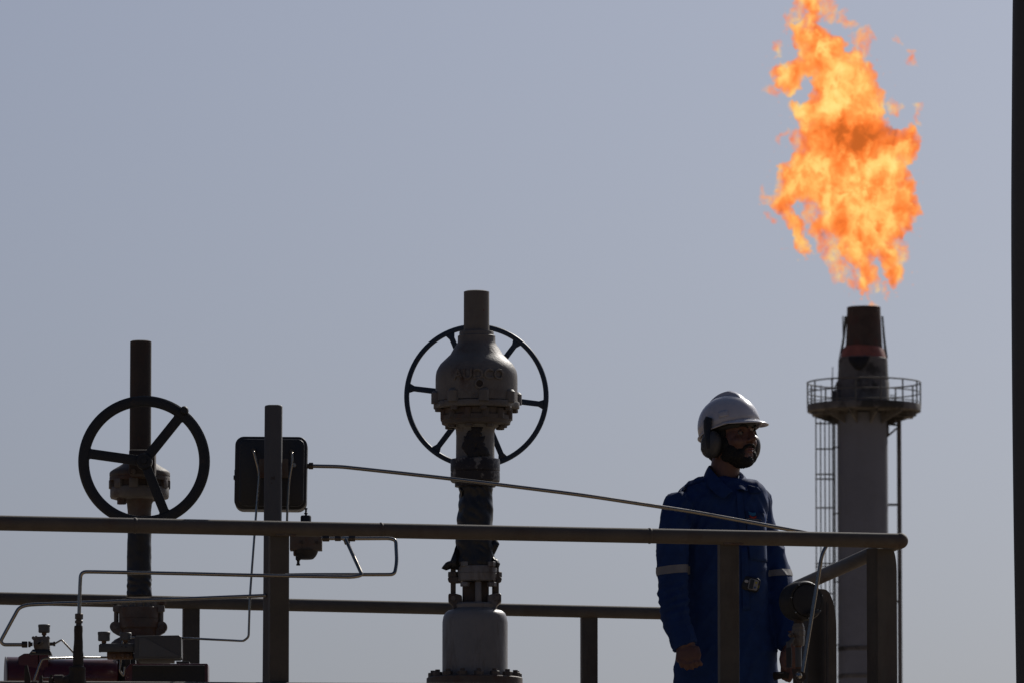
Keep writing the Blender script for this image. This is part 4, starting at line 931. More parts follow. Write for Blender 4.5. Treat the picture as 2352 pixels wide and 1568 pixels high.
    def patch(outline, m, parent, nm, off=.002, n=7, th=.0015):
        """cloth patch draped on the coverall: grid clipped to outline quad (4 corners tl,tr,br,bl in px)"""
        tl, tr, br, bl = outline; bm = B(); g = []
        for j in range(n + 1):
            row = []
            for i in range(n + 1):
                a, b = i / n, j / n
                u = (tl[0] * (1 - a) + tr[0] * a) * (1 - b) + (bl[0] * (1 - a) + br[0] * a) * b; v = (tl[1] * (1 - a) + tr[1] * a) * (1 - b) + (bl[1] * (1 - a) + br[1] * a) * b
                row.append(bm.verts.new(ontop(u, v, off)))
            g.append(row)
        for j in range(n):
            for i in range(n): bm.faces.new((g[j][i], g[j][i + 1], g[j + 1][i + 1], g[j + 1][i]))
        o = obj(nm, bm, m, parent, angle=180); s = o.modifiers.new('t', 'SOLIDIFY'); s.thickness = th; return o
    patch([(1690, 1126), (1704, 1126), (1716, 1240), (1700, 1240)], 'cloth', cov, 'zip_flap', .0035, 12, .003)
    patch([(1702, 1255), (1716, 1255), (1722, 1400), (1706, 1400)], 'cloth', cov, 'zip_flap', .0035, 12, .003)
    patch([(1711, 1172), (1757, 1180), (1762, 1290), (1722, 1283)], 'cloth', cov, 'chest_pocket', .004, 12, .003)
    patch([(1711, 1171.5), (1757, 1178.5), (1759, 1196), (1714, 1190)], 'clothdark', cov, 'pocket_flap', .006, 8, .002)
    patch([(1614, 1100), (1618, 1104), (1560, 1121), (1556, 1116)], 'clothdark', cov, 'shoulder_strap', .003, 8, .003)
    patch([(1717, 1113), (1741, 1119), (1750, 1131), (1722, 1133)], 'clothdark', cov, 'shoulder_strap', .004, 6, .003)
    # emblem: blue chevron over red chevron, line of lettering
    def chev(u0, u1, v0, h, sag, m):
        n = 10; bm = B(); T = []; Bt = []
        for i in range(n + 1):
            s = i / n; u = u0 + (u1 - u0) * s; d = sag * math.sin(math.pi * s); v = v0 + d + (u - u0) * .12
            T.append(bm.verts.new(ontop(u, v, .0088))); Bt.append(bm.verts.new(ontop(u, v + h, .0088)))
        for i in range(n): bm.faces.new((T[i], T[i + 1], Bt[i + 1], Bt[i]))
        o = obj('emblem', bm, m, cov); s = o.modifiers.new('t', 'SOLIDIFY'); s.thickness = .001
    chev(1719, 1735.5, 1173, 4.0, 2.2, 'logoblue'); chev(1719.8, 1735.8, 1176, 4.2, 2.6, 'logoblue'); chev(1721.5, 1737, 1181.5, 4.5, 2.8, 'logored')
    def cloth_text(s, size, u, v, slope, m, nm):
        tm = text_mesh(s, size, .0006); cc = get_co(tm); out = []
        for x, y, z in cc.tolist():
            uu = u + x / S(1, 32); vv = v - y / S(1, 32) + x / S(1, 32) * slope; q = ontop(uu, vv, .0088 + z); out.append(q[:])
        set_co(tm, np.array(out)); mesh_obj(nm, tm, m, cov, smooth=False)
    cloth_text('SAUDI ARABIAN CHEVRON', .0058, 1740, 1192.5, .12, 'band', 'lettering')
    # collar
    def ribbon(inner, outer, nm, th=.004):
        bm = B(); rows = []
        for A, Bq in zip(inner, outer):
            A, Bq = Vector(A), Vector(Bq); rows.append([bm.verts.new(A.lerp(Bq, k / 5) + up * (.006 * math.sin(math.pi * k / 5))) for k in range(6)])
        for r0, r1 in zip(rows, rows[1:]):
            for k in range(5): bm.faces.new((r0[k], r0[k + 1], r1[k + 1], r1[k]))
        o = obj(nm, bm, 'cloth', cov, angle=180); s = o.modifiers.new('t', 'SOLIDIFY'); s.thickness = th; s2 = o.modifiers.new('s', 'SUBSURF'); s2.levels = 1; s2.render_levels = 1
    ribbon([W(1668, 1072, 32.09), W(1640, 1068, 32.06), W(1624, 1064, 31.99), W(1636, 1079, 31.93), W(1655, 1100, 31.90), W(1672, 1117, 31.888), W(1687, 1127, 31.885)],
           [W(1668, 1098, 32.13), W(1630, 1096, 32.11), W(1608, 1096, 31.99), W(1622, 1113, 31.90), W(1640, 1131, 31.872), W(1652, 1140, 31.865), W(1664, 1145, 31.862)], 'collar')
    ribbon([W(1682, 1078, 32.06), W(1696, 1082, 32.03), W(1698, 1094, 31.97), W(1694, 1110, 31.92), W(1690, 1126, 31.89)],
           [W(1708, 1092, 32.1), W(1716, 1102, 32.05), W(1719, 1112, 31.98), W(1720, 1123, 31.93), W(1714, 1129, 31.885)], 'collar')
    # reflective bands cut from the cloth surface
    def band(A, vlo, vhi, slope, uu):
        bm = B(); bm.from_mesh(me)
        Yc = [a for a in A if a[1] > vlo - 30][0]
        c0 = W(Yc[0], vlo, Yc[2]); c1 = W(Yc[0], vhi, Yc[2]); n = vec(slope, 0, 1).normalized()
        for c, s in ((c0, 1), (c1, -1)):
            bmesh.ops.bisect_plane(bm, geom=bm.verts[:] + bm.edges[:] + bm.faces[:], plane_co=c, plane_no=n * s, clear_outer=True)
        cut = (W(uu[0], vlo, 32).x, W(uu[1], vlo, 32).x)
        bmesh.ops.delete(bm, geom=[f for f in bm.faces if not cut[0] < f.calc_center_median().x < cut[1]], context='FACES')
        bmesh.ops.recalc_face_normals(bm, faces=bm.faces[:])
        for v_ in bm.verts: v_.co += v_.normal * .0022
        o = mesh_obj('reflective_band', bpy.data.meshes.new('reflective_band'), None, cov); bm.to_mesh(o.data); bm.free(); o.data.materials.append(M['band']); o.data.shade_smooth()
    band(AR, 1299, 1318, -.1, (1480, 1584)); band(AL, 1310, 1325, -.08, (1765, 1830))
    for s, (top, knee, ank) in zip((-1, 1), legs):
        bm = B(); c = vec(ank.x + .02, ank.y - .05, feet + .045)
        limb(bm, [c + vec(-.03, .09, 0), c + vec(0, 0, .0), c + vec(.05, -.12, -.01), c + vec(.06, -.15, -.012)], [(.045, .045), (.048, .045), (.045, .033), (.03, .02)], 18, flat=(0, 0, 1)); obj('boot', bm, 'black', t)
    # ---------- helmet
    Hroll = Matrix.Rotation(R(13.5), 3, 'X')
    bm = B(); n = 48; rows = []
    def shell(a, e, off=0.0):
        # azimuth a (0 = forward), elevation e 0..90
        rx, ry, rz = .106 + off, .128 + off, .118 + off
        ce, se = math.cos(e), math.sin(e)
        p = Vector((math.sin(a) * rx * ce ** .9, math.cos(a) * ry * ce ** .9, rz * se ** .95))
        return p
    def hl(p): # helmet local -> world (tilted back)
        q = Hroll @ p; return H + lat * q.x + fwd * (q.y - .012) + up * (q.z + .054)
    base = -.0
    for j in range(13):
        e = math.pi / 2 * j / 12; row = []
        for i in range(n):
            a = 2 * math.pi * i / n; p = shell(a, e); 
            if j == 0: p.z -= .010 + .012 * (1 - math.cos(a)) / 2
            row.append(bm.verts.new(hl(p)))
        rows.append(row)
    for A, Bq in zip(rows, rows[1:]):
        for i in range(n): bm.faces.new((A[i], A[(i + 1) % n], Bq[(i + 1) % n], Bq[i]))
    o = obj('hard_hat', bm, 'helmet', t, angle=60); s = o.modifiers.new('t', 'SOLIDIFY'); s.thickness = .003; s.offset = -1
    hat = o
    bm = B(); rim = []
    for i in range(n):
        a = 2 * math.pi * i / n; p = shell(a, 0, .003); p.z -= .010 + .012 * (1 - math.cos(a)) / 2; rim.append(hl(p))
    tube(bm, rim, .0032, 8, closed=True); obj('rim', bm, 'helmet', hat)
    # visor brim
    bm = B(); T = []; Ou = []; m_ = 20
    for i in range(m_ + 1):
        a = R(-68 + 136 * i / m_); p = shell(a, 0, -.001); p.z -= .008
        k = math.cos(a / R(68) * math.pi / 2) ** .8
        q = p + Vector((p.x, p.y, 0)).normalized() * (.005 + .034 * k) + Vector((0, 0, -.001 - .024 * k))
        T.append([p.lerp(q, s_ / 5) + Vector((0, 0, .004 * math.sin(math.pi * s_ / 5))) for s_ in range(6)])
    vs = [[bm.verts.new(hl(p)) for p in r_] for r_ in T]
    for r0, r1 in zip(vs, vs[1:]):
        for k in range(5): bm.faces.new((r0[k], r0[k + 1], r1[k + 1], r1[k]))
    o = obj('brim', bm, 'helmet', hat, angle=70); s = o.modifiers.new('t', 'SOLIDIFY'); s.thickness = .003
    # central ridge
    bm = B(); rr_ = []
    m2 = 22
    for i in range(m2 + 1):
        ph = R(-78 + 150 * i / m2)     # along front(-) ... back(+)
        pt = Vector((0, -math.sin(ph) * .128, math.cos(ph) * .118)); nn = Vector((0, pt.y / .128 ** 2, pt.z / .118 ** 2)).normalized()
        s_ = i / m2; h = .0185 * ((s_ - .2) / .2 if .2 < s_ < .4 else (0 if s_ <= .2 else (1 - (s_ - .4) / .62) ** .8)) ; w = .024 * (0.7 + .3 * math.sin(math.pi * s_))
        rr_.append([pt + Vector((x_ * w, 0, 0)) + nn * hh for x_, hh in ((-1, -.004), (-.72, h * .8), (-.3, h), (.3, h), (.72, h * .8), (1, -.004))])
    vs = [[bm.verts.new(hl(p)) for p in r_] for r_ in rr_]
    for r0, r1 in zip(vs, vs[1:]):
        for k in range(5): bm.faces.new((r0[k], r0[k + 1], r1[k + 1], r1[k]))
    obj('ridge', bm, 'helmet', hat, angle=50)
    bm = B(); m2 = 24; T = []
    for i in range(m2 + 1):
        a = R(-100 + 200 * i / m2); p = Vector((math.sin(a) * .088, math.cos(a) * .108, -.012)); T.append([bm.verts.new(hl(p + Vector((0, 0, dz)))) for dz in (.012, -.018)])
    for r0, r1 in zip(T, T[1:]): bm.faces.new((r0[0], r0[1], r1[1], r1[0]))
    o = obj('headband', bm, 'black', hat); s = o.modifiers.new('t', 'SOLIDIFY'); s.thickness = .004
    # slot plate on the side
    bm = B(); 
    for a0, a1, e0, e1, off in ((52, 70, 6, 18, .0015),):
        g = [[bm.verts.new(hl(shell(R(a0 + (a1 - a0) * i / 4), R(e0 + (e1 - e0) * j / 3), off))) for i in range(5)] for j in range(4)]
        for j in range(3):
            for i in range(4): bm.faces.new((g[j][i], g[j][i + 1], g[j + 1][i + 1], g[j + 1][i]))
    o = obj('side_slot', bm, 'helmet', hat); s = o.modifiers.new('t', 'SOLIDIFY'); s.thickness = .0015
    # ---------- ear defenders
    for s in (1, -1):
        cup = hp(s * (.1 if s > 0 else .112), -.013 if s > 0 else -.004, -.018)
        ax = lat * s
        bm = B(); secs = []
        tilt = Rot @ Matrix.Rotation(R(-10), 3, 'X')
        ex = tilt @ Vector((0, 1, 0)); ez = tilt @ Vector((0, 0, 1))
        for d, k in ((-.018, .8), (-.016, .9), (-.004, .92), (-.003, 1.0), (.006, 1.0), (.016, .93), (.024, .78), (.028, .55), (.029, .2)):
            secs.append((cup + ax * d, ex * .039 * k, ez * .053 * k))
        loft(bm, secs, 36, 2.2); mf = obj('ear_defender', bm, 'muff', t, angle=50)
        bm = B(); loft(bm, [(cup + ax * d, ex * .036 * k, ez * .05 * k) for d, k in ((-.03, .9), (-.026, 1), (-.017, 1), (-.015, .9))], 30, 2.2); obj('cushion', bm, 'black', mf)
        # arm rising to the helmet
        bm = B(); P = [cup + ax * .028 + ez * -.018 + ex * .014, cup + ax * .032 + ez * .01 + ex * .006, cup + ax * .026 + ez * .035 - ex * .004, cup + ax * .016 + ez * .062 - ex * .016, cup + ax * .014 + ez * .085 - ex * .02, cup + ax * .012 + ez * .1 - ex * .018]
        limb(bm, P, [(.007, .003), (.010, .003), (.014, .004), (.019, .007), (.021, .008), (.016, .006)], 12, flat=ax[:]); obj('arm', bm, 'black', mf)
        bm = B(); P = [cup + ax * .0 + ez * .05 - ex * .012, cup + ax * .004 + ez * .03 - ex * .034, cup + ax * .004 - ex * .042 + ez * 0, cup + ax * .006 - ex * .038 - ez * .028]
        limb(bm, P, [(.009, .006), (.007, .006), (.006, .006), (.004, .005)], 10); obj('spring_arm', bm, 'black', mf)
        if s == 1:
            tm = text_mesh('MSA', .0125, .0005); cc = get_co(tm); out = []
            for x, y, z in cc.tolist():
                ca, sa = math.cos(R(10)), math.sin(R(10)); xx = x * ca - y * sa; yy = x * sa + y * ca
                q = cup + ax * (.0272 + z) + ex * (-.006 + xx) + ez * (-.022 + yy); out.append(q[:])
            set_co(tm, np.array(out)); mesh_obj('lettering', tm, 'black', mf, smooth=False)
            bm = B(); r_ = Matrix.Rotation(R(10), 3, 'Y')
            ps = [cup + ax * .0272 + ex * (-.006 + a * math.cos(R(10)) - b * math.sin(R(10))) + ez * (-.022 + a * math.sin(R(10)) + b * math.cos(R(10))) for a, b in ((-.017, -.0075), (.017, -.0075), (.017, .0075), (-.017, .0075))]
            tube(bm, ps, .0007, 4, closed=True); obj('label_frame', bm, 'black', mf)
    # ---------- gas detector clipped at the waist
    g = thing('gas_detector', 'small black gas detector with grey face clipped to the front of the blue coverall', 'gas detector', ontop(1724, 1340, .01))
    gc = ontop(1724, 1340, .02)
    tl = R(-12)
    def gp(a, b, d=0.0): # px offsets in the rotated frame, d towards the camera
        uu = a * math.cos(tl) - b * math.sin(tl); vv = a * math.sin(tl) + b * math.cos(tl)
        return W(1725 + uu, 1340 - vv, gc.y - d)
    def rrect(hw, hh, r, cx=0, cy=0, n=5, d=0):
        pts = []
        for sx, sy, a0 in ((1, 1, 0), (-1, 1, 90), (-1, -1, 180), (1, -1, 270)):
            for k in range(n + 1):
                a = R(a0 + 90 * k / n); pts.append(gp(cx + sx * (hw - r) + r * math.cos(a), cy + sy * (hh - r) + r * math.sin(a), d))
        return pts
    bm = B(); prism(bm, rrect(20.5, 16, 8)[::-1], (0, .032, 0), .003); obj('case', bm, 'black', g)
    bm = B(); prism(bm, rrect(11, 12.5, 3.5, 5.5, 0, d=.003)[::-1], (0, .003, 0), .0005); fc_ = obj('face_plate', bm, mat('detector_face', (.3, .29, .27), .5, 0, .05, 10, bump=0), g)
    bm = B(); prism(bm, rrect(4.6, 11, 1, 1.3, 0, d=.0045)[::-1], (0, .0014, 0)); obj('display', bm, 'lcd', fc_, smooth=False)
    bm = B(); prism(bm, rrect(2.4, 2.4, 2.2, 11.5, 5.5, d=.0045)[::-1], (0, .0014, 0)); obj('button', bm, 'yellow', fc_)
    bm = B(); prism(bm, rrect(2.2, 2.6, 2.1, 10.5, -6, d=.0045)[::-1], (0, .0014, 0)); obj('button', bm, 'blueprint', fc_)
    bm = B(); prism(bm, rrect(4.5, 3.2, 2.8, -11.5, 4, d=.003)[::-1], (0, .003, 0), .0006); obj('sensor_cap', bm, 'white', g)
    bm = B(); prism(bm, rrect(4.8, 4.8, 4.6, -12.5, -6.5, d=.002)[::-1], (0, .003, 0), .0006); obj('sensor_cap', bm, 'boxdark', g)
    bm = B(); tube(bm, rrect(1.1, 2.9, 1.0, 18.2, -3, d=.001), .0006, 5, closed=True); obj('yellow_mark', bm, 'yellow', g)
    # dark strap/radio held in the left hand
    rd = thing('held_strap', 'dark leather strap held in the lowered left hand beside the hip', 'strap', W(1798, 1552, 31.9))
    bm = B(); limb(bm, [W(1778, 1552, 31.92), W(1789, 1550, 31.9), W(1800, 1549, 31.89), W(1812, 1551, 31.89)], [(.016, .006), (.014, .006), (.013, .008), (.011, .01)], 12); obj('strap', bm, 'tape', rd)
    bm = B(); tube(bm, [W(1784, 1543.5, 31.885), W(1792, 1545, 31.88), W(1800, 1543.5, 31.88)], .0012, 6); obj('buckle_wire', bm, 'steel', rd)
person()

# ================================================================== FLARE STACK
YS = 390.0
def px_r(h): return S(h, YS)
def stack():
    t = thing('flare_stack', 'tall grey flare stack with round railed platform, caged ladder and burnt tip', 'tower', (W(1981.5, 1500, YS).x, YS, 0))
    u = 1981.8; cx = W(u, 1200, YS).x
    def lp(prof, uc=u, seg=48, Y=YS):
        bm = B(); c = Vector((W(uc, 1000, Y).x, Y, 0)); 
        lathe(bm, [(px_r(h), W(uc, v, Y).z) for h, v in prof][::-1], c, (0, 0, 1), seg); return bm
    bm = B(); lathe(bm, [(px_r(59.5), 0), (px_r(58.3), W(u, 950, YS).z)], (cx, YS, 0), (0, 0, 1), 64); obj('shaft', bm, 'stack', t)
    for v in (1485, 1545 + 3):
        obj('weld_band', lp([(60, v), (60.4, v + 2), (60.4, v + 8), (60, v + 10)]), 'stackdark', t)
    obj('collar', lp([(60.5, 876), (61.5, 878), (61.5, 935)]), 'stackdark', t)
    up_ = obj('upper_shell', lp([(52, 820), (56.5, 824), (57, 829), (57.5, 850), (59.5, 878)], 1983.0), 'stackdark', t)
    # soot stain laid on the front of the upper shell
    bm = B(); c = W(1983, 850, YS); n = 14; r = px_r(57.8)
    T = []; Bt = []
    for i in range(n + 1):
        s = i / n; a = R(-38 + 50 * s); dep = (math.sin(math.pi * s) ** .8) * 30 + 3 * noise.noise(Vector((s * 6, 0, 0)))
        T.append(bm.verts.new((c.x + math.sin(a) * (r + .02), YS - math.cos(a) * (r + .02), W(1983, 823.5, YS).z))); Bt.append(bm.verts.new((c.x + math.sin(a) * (r + .03), YS - math.cos(a) * (r + .03), W(1983, 825 + dep, YS).z)))
    for i in range(n): bm.faces.new((T[i], T[i + 1], Bt[i + 1], Bt[i]))
    o = obj('soot_stain', bm, 'soot', up_); s_ = o.modifiers.new('t', 'SOLIDIFY'); s_.thickness = .02
    obj('cone', lp([(42, 795), (49, 804), (52.5, 819), (54.5, 824)], 1983.5), 'tipred', t)
    tp = obj('tip', lp([(37, 706), (38.8, 706.5), (39, 720), (40.5, 760), (42, 790), (43, 797)], 1985.3), 'tip', t)
    for uu in (1957.5, 2014): 
        bm = B(); lathe(bm, [(px_r(2), 0), (px_r(1.6), .06)], W(uu, 715, YS - .62), (0, -1, 0), 12); obj('tip_eye', bm, 'grey', tp)
    for (u0, u1) in ((1944, 1928), (1941, 1932), (1936, 1935.5), (2026, 2034), (2025.5, 2036.5), (1945, 1932), (2027.5, 2038)):
        bm = B(); tube(bm, [W(u0, 727, YS), W((u0 + u1) / 2 + (1 if u0 < 2000 else -1), 775, YS), W(u1, 822, YS)], px_r(1.45), 8); obj('pilot_pipe', bm, 'stackrail', t)
    # platform
    pr = 130.5; uc = 1984.5
    def ringpt(a, v, r=pr): 
        z = W(uc, v, YS).z; c = W(uc, 900, YS).x; return Vector((c + px_r(r) * math.cos(a), YS + px_r(r) * math.sin(a), z))
    bm = B(); c = Vector((W(uc, 900, YS).x, YS, 0)); z0 = W(uc, 938, YS).z
    lathe(bm, [(px_r(126), W(uc, 947, YS).z), (px_r(131), W(uc, 945, YS).z), (px_r(132), W(uc, 932, YS).z), (px_r(130.5), W(uc, 929, YS).z), (px_r(128), W(uc, 934, YS).z), (px_r(60), W(uc, 934, YS).z)], c, (0, 0, 1), 72); pl = obj('platform', bm, 'stackdark', t)
    for k in range(12):
        a = R(12 + 30 * k); bm = B(); p0 = Vector((c.x + math.cos(a) * px_r(58), YS + math.sin(a) * px_r(58), 0)); p1 = Vector((c.x + math.cos(a) * px_r(124), YS + math.sin(a) * px_r(124), 0))
        tg = Vector((-math.sin(a), math.cos(a), 0)) * .04; z1 = W(uc, 945.5, YS).z; z2 = W(uc, 975, YS).z; z3 = W(uc, 952, YS).z
        prism(bm, [p0 + Vector((0, 0, z1)) - tg, p1 + Vector((0, 0, z1)) - tg, p1 + Vector((0, 0, z3)) - tg, p0 + Vector((0, 0, z2)) - tg], tg * 2); obj('bracket', bm, 'stackdark', pl, smooth=False)
    bm = B(); 
    for u0, u1, v0, v1 in ((1868, 1945, 943, 953),  (2045, 2098, 946, 958)): pbox(bm, u0, u1, v0, v1, YS - .3, 1.2, .01)
    obj('support_beam', bm, 'stackdark', pl, smooth=False)
    for v, r in ((878.5, 1.8), (901.5, 1.4), (925, 1.2)):
        bm = B(); tube(bm, [ringpt(R(5 * k), v) for k in range(72)], px_r(r), 8, closed=True); obj('platform_rail', bm, 'stackrail', pl)
    for k in range(14):
        a = R(2 + 360 / 14 * k); bm = B(); tube(bm, [ringpt(a, 930), ringpt(a, 877)], px_r(1.8), 8); obj('rail_post', bm, 'stackrail', pl)
    # gate frame and instrument bits on the platform
    bm = B(); 
    for pts in ([(1871, 925), (1871, 884), (1886, 884), (1886, 932)], [(1858, 893), (1876, 893)], [(1858, 915), (1874, 915)]):
        tube(bm, [W(*p, YS - 1.9) for p in pts], px_r(1.3), 8)
    obj('gate', bm, 'stackrail', pl)
    bm = B(); tube(bm, [W(1912.3, 930, YS - .5), W(1912.3, 842, YS - .5)], px_r(1.0), 8); pbox(bm, 1911, 1921, 896, 930, YS - .5, .2, .02); obj('lightning_rod', bm, 'stackrail', pl)
    bm = B(); tube(bm, [W(1919, 905, YS - .6), W(1917, 888, YS - .6), W(1921, 881, YS - .6), W(1928, 884, YS - .6)], px_r(1.6), 8); obj('gas_pipe', bm, 'stackdark', pl)
    bm = B(); 
    for zc in range(4): tube(bm, [W(2035 + zc * 6, 905 + (zc % 2) * 2, YS + .8), W(2040 + zc * 5, 928, YS + .8)], px_r(.8), 6)
    for q in range(3): tube(bm, [W(2032, 908 + q * 7, YS + .8), W(2056, 906 + q * 7.5, YS + .8)], px_r(.7), 6)
    tube(bm, [W(2056.5, 930, YS - 1.5), W(2056.5, 901, YS - 1.5)], px_r(1.2), 6)
    obj('pipe_rack', bm, 'stackrail', pl)
    # ladder with cage
    lad = thing_ = None
    bm = B(); zt = W(1914, 940, YS).z
    for uu in (1913.2, 1917.6): 
        a = W(uu, 1100, YS - .4); lathe(bm, [(px_r(1.9), 0), (px_r(1.9), zt)], (a.x, YS - .4, 0), (0, 0, 1), 8)
    ld = obj('ladder', bm, 'stackrail', t)
    for uu, yy in ((1874.5, .3), (1885, -.5), (1895, -.9), (1905, -.75)):
        a = W(uu, 1100, YS + yy); bm = B(); lathe(bm, [(px_r(1.5), 3), (px_r(1.5), W(uu, 952 if uu < 1880 else 968, YS).z)], (a.x, YS + yy, 0), (0, 0, 1), 6); obj('cage_bar', bm, 'stackrail', ld)
    vv = [971.5, 1030, 1088, 1099, 1165, 1225, 1293, 1300, 1362, 1425, 1490, 1500]
    for v in vv:
        bm = B(); tube(bm, [W(1915, v, YS - .3), W(1905, v, YS - .78), W(1890, v, YS - .9), W(1879, v, YS - .4), W(1874, v, YS + .1), W(1880, v, YS + .6), W(1898, v, YS + .9), W(1915, v, YS + .3)], px_r(1.8), 6); obj('cage_hoop', bm, 'stackrail', ld)
    bm = B(); z = 1.0
    while z < zt:
        a = W(1913.2, 1100, YS - .4).x; b = W(1917.6, 1100, YS - .4).x; tube(bm, [Vector((a, YS - .42, z)), Vector((b, YS - .42, z))], .02, 6); z += .3
    o = obj('rung', bm, 'stackrail', ld); o['kind'] = 'stuff'
    for v in (1026, 1178, 1335, 1480):
        bm = B(); tube(bm, [W(1914, v, YS - .4), W(1926, v, YS - .3)], px_r(1.6), 8); obj('standoff', bm, 'stackrail', ld)
    # side pipe
    bm = B(); a = W(2065.5, 1100, YS - .2); lathe(bm, [(px_r(5.2), 0), (px_r(5.2), W(2065, 952, YS).z)], (a.x, YS - .2, 0), (0, 0, 1), 16); sp = obj('side_pipe', bm, 'stackdark', t)
    for v in (1158, 1380):
        bm = B(); tube(bm, [W(2038, v, YS - .1), W(2062, v, YS - .2)], px_r(2.8), 10); obj('standoff', bm, 'stackdark', sp)
    bm = B(); tube(bm, [W(2036, 973, YS - .1), W(2062, 975, YS - .2)], px_r(2.5), 10); tube(bm, [W(2036, 1003, YS - .1), W(2060, 982, YS - .2)], px_r(2.2), 8); prism(bm, [W(*p, YS - .3) for p in ((2034, 955), (2056, 955), (2042, 975), (2042, 1000), (2034, 1006))], (0, .3, 0)); obj('side_bracket', bm, 'stackdark', sp)
stack()

# ================================================================== MAST at the right edge
def mast():
    bm = B(); Y = 30.0
    P = [W(2384, 1600, Y), W(2377, 1200, Y), W(2373.5, 900, Y), W(2371, 500, Y), W(2374.5, 0, Y), W(2380, -300, Y)]
    base = Vector((W(2395, 1700, Y).x + .02, Y, 0))
    pts = [base] + roundpath(P, .25, 5)
    tube(bm, pts, S(49.5, Y), 32)
    m = thing('mast', 'dark grey round mast cut off by the right edge of the picture', 'mast', base)
    obj('mast_tube', bm, 'mast', m)
    bm = B(); tube(bm, [p + Vector((.012, -.078, 0)) for p in pts[1:]], .006, 8); obj('conduit', bm, 'post', m)
mast()

# ================================================================== FLAME
def flame():
    z7 = lambda p: (1693.9 + p[0] * .21967, p[1] * .21967)
    z8 = lambda p: (1693.9 + p[0] * .25635, 315.8 + p[1] * .25635)
    up7a = [(1000,-120),(560,-120),(600,-20),(660,40),(690,70),(740,130),(720,200),(640,260),(560,290),(580,370),(610,460),(650,530),(640,600),(590,640),(500,690),(430,700),(350,730),(350,790),(390,840),(400,890),(450,940),(520,980),(600,990),(650,930),(670,840),(720,780),(790,800),(770,880),(790,960),(750,1010),(760,1070),(700,1080),(640,1100),(580,1070),(570,1130),(590,1230),(640,1310),(640,1400),(650,1500)]
    lo8 = [(560,80),(520,120),(490,160),(450,240),(370,255),(380,300),(370,370),(390,420),(360,490),(300,570),(300,630),(350,680),(400,700),(430,760),(490,830),(500,900),(520,990),(560,1030),(620,1060),(650,1020),(610,960),(580,880),(590,800),(560,740),(500,690),(470,620),(530,570),(600,560),(660,590),(700,620),(730,690),(690,750),(650,780),(640,850),(720,900),(760,870),(850,860),(890,930),(910,1000),(930,1070),(980,1100),(1030,1150),(1080,1180),(1100,1220),(1070,1280),(1070,1340),(1100,1385),(1150,1350),(1220,1290),(1250,1250),(1220,1160),(1190,1110),(1220,1070),(1250,1060),(1280,1110),(1300,1180),(1350,1270),(1340,1310),(1380,1330),(1420,1290),(1470,1250),(1480,1180),(1440,1120),(1440,1050),(1400,980),(1400,910),(1470,910),(1500,860),(1550,820),(1530,770),(1590,720),(1630,650),(1600,560),(1570,500),(1570,420),(1530,360),(1510,300),(1500,230),(1560,235),(1600,140),(1630,40),(1610,0)]
    up7b = [(1870,1370),(1810,1320),(1740,1370),(1690,1390),(1600,1370),(1560,1290),(1510,1230),(1520,1160),(1490,1070),(1500,960),(1440,870),(1440,780),(1390,690),(1300,640),(1280,560),(1240,500),(1200,540),(1120,570),(1100,520),(1130,450),(1080,400),(970,360),(880,290),(800,260),(860,200),(880,120),(850,60),(880,0)]
    core = [z7(p) for p in up7a] + [z8(p) for p in lo8] + [z7(p) for p in up7b]
    hole = [[z8(p) for p in q] for q in ([(1190,1100),(1240,1060),(1280,1110),(1260,1150),(1200,1150)],)]
    w7 = [[(620,-100),(720,-100),(760,40),(700,140),(600,180),(560,90)], [(900,-100),(1000,-100),(1010,60),(960,120),(880,60)], [(560,90),(600,70),(700,40),(730,150),(640,250),(560,290),(500,330),(480,300),(520,240),(480,160),(520,140),(590,180),(610,150)],
          [(850,50),(960,-60),(990,60),(1050,60),(1040,150),(1000,240),(900,220),(870,130)], [(1210,360),(1330,265),(1380,300),(1460,400),(1440,440),(1390,410),(1370,560),(1340,640),(1290,630),(1280,560),(1240,500),(1200,440)],
          [(370,450),(440,430),(480,500),(440,560),(440,610),(400,600)], [(1030,240),(1070,140),(1110,80),(1140,130),(1120,170),(1180,210),(1260,250),(1240,300),(1120,290)],
          [(1640,400),(1670,400),(1710,450),(1680,450)], [(1780,520),(1850,550),(1850,700),(1740,640),(1790,610)], [(1540,1100),(1620,1040),(1730,1130),(1660,1220),(1590,1190)], [(1850,1090),(1910,1070),(1930,1110),(1880,1150),(1900,1320),(1850,1300)],
          [(400,1440),(430,1420),(530,1360),(530,1390),(450,1450),(450,1510),(410,1500)], [(540,1400),(640,1310),(680,1500),(620,1560),(550,1540)], [(230,930),(370,890),(430,960),(400,1000),(280,950)], [(1270,650),(1400,700),(1450,880),(1530,960),(1530,1160),(1490,1160),(1440,900),(1380,720)], [(520,1080),(600,1080),(600,1180),(540,1160)]]
    w8 = [[(190,540),(220,440),(240,520),(330,520),(360,600),(300,620),(210,590)], [(630,800),(740,750),(850,850),(890,930),(900,1010),(960,1130),(970,1200),(960,1300),(870,1300),(830,1200),(770,1110),(700,1050),(710,960),(640,880)],
          [(1380,900),(1450,905),(1510,990),(1515,1110),(1480,1180),(1380,1150),(1310,1200),(1340,1010)], [(960,1290),(1000,1230),(1070,1270),(1080,1360),(1020,1380)], [(240,690),(270,690),(330,740),(310,765),(260,740)],
          [(1210,1290),(1260,1280),(1270,1370),(1220,1390)], [(1270,1300),(1330,1300),(1300,1400)], [(1140,1340),(1190,1340),(1160,1450),(1140,1440)], [(1310,1370),(1350,1380),(1330,1460)],
          [(590,560),(720,600),(700,760),(590,780),(560,700)], [(700,880),(900,860),(930,1080),(1100,1230),(1050,1280),(960,1180),(850,1120)], [(350,400),(440,380),(470,520),(400,560),(330,560)]]
    wisps = [[z7(p) for p in q] for q in w7] + [[z8(p) for p in q] for q in w8] + [[(1986, 715), (1987, 706), (1993, 701), (1999, 697), (2003, 692), (2006, 698), (2012, 704), (2014, 713)]]
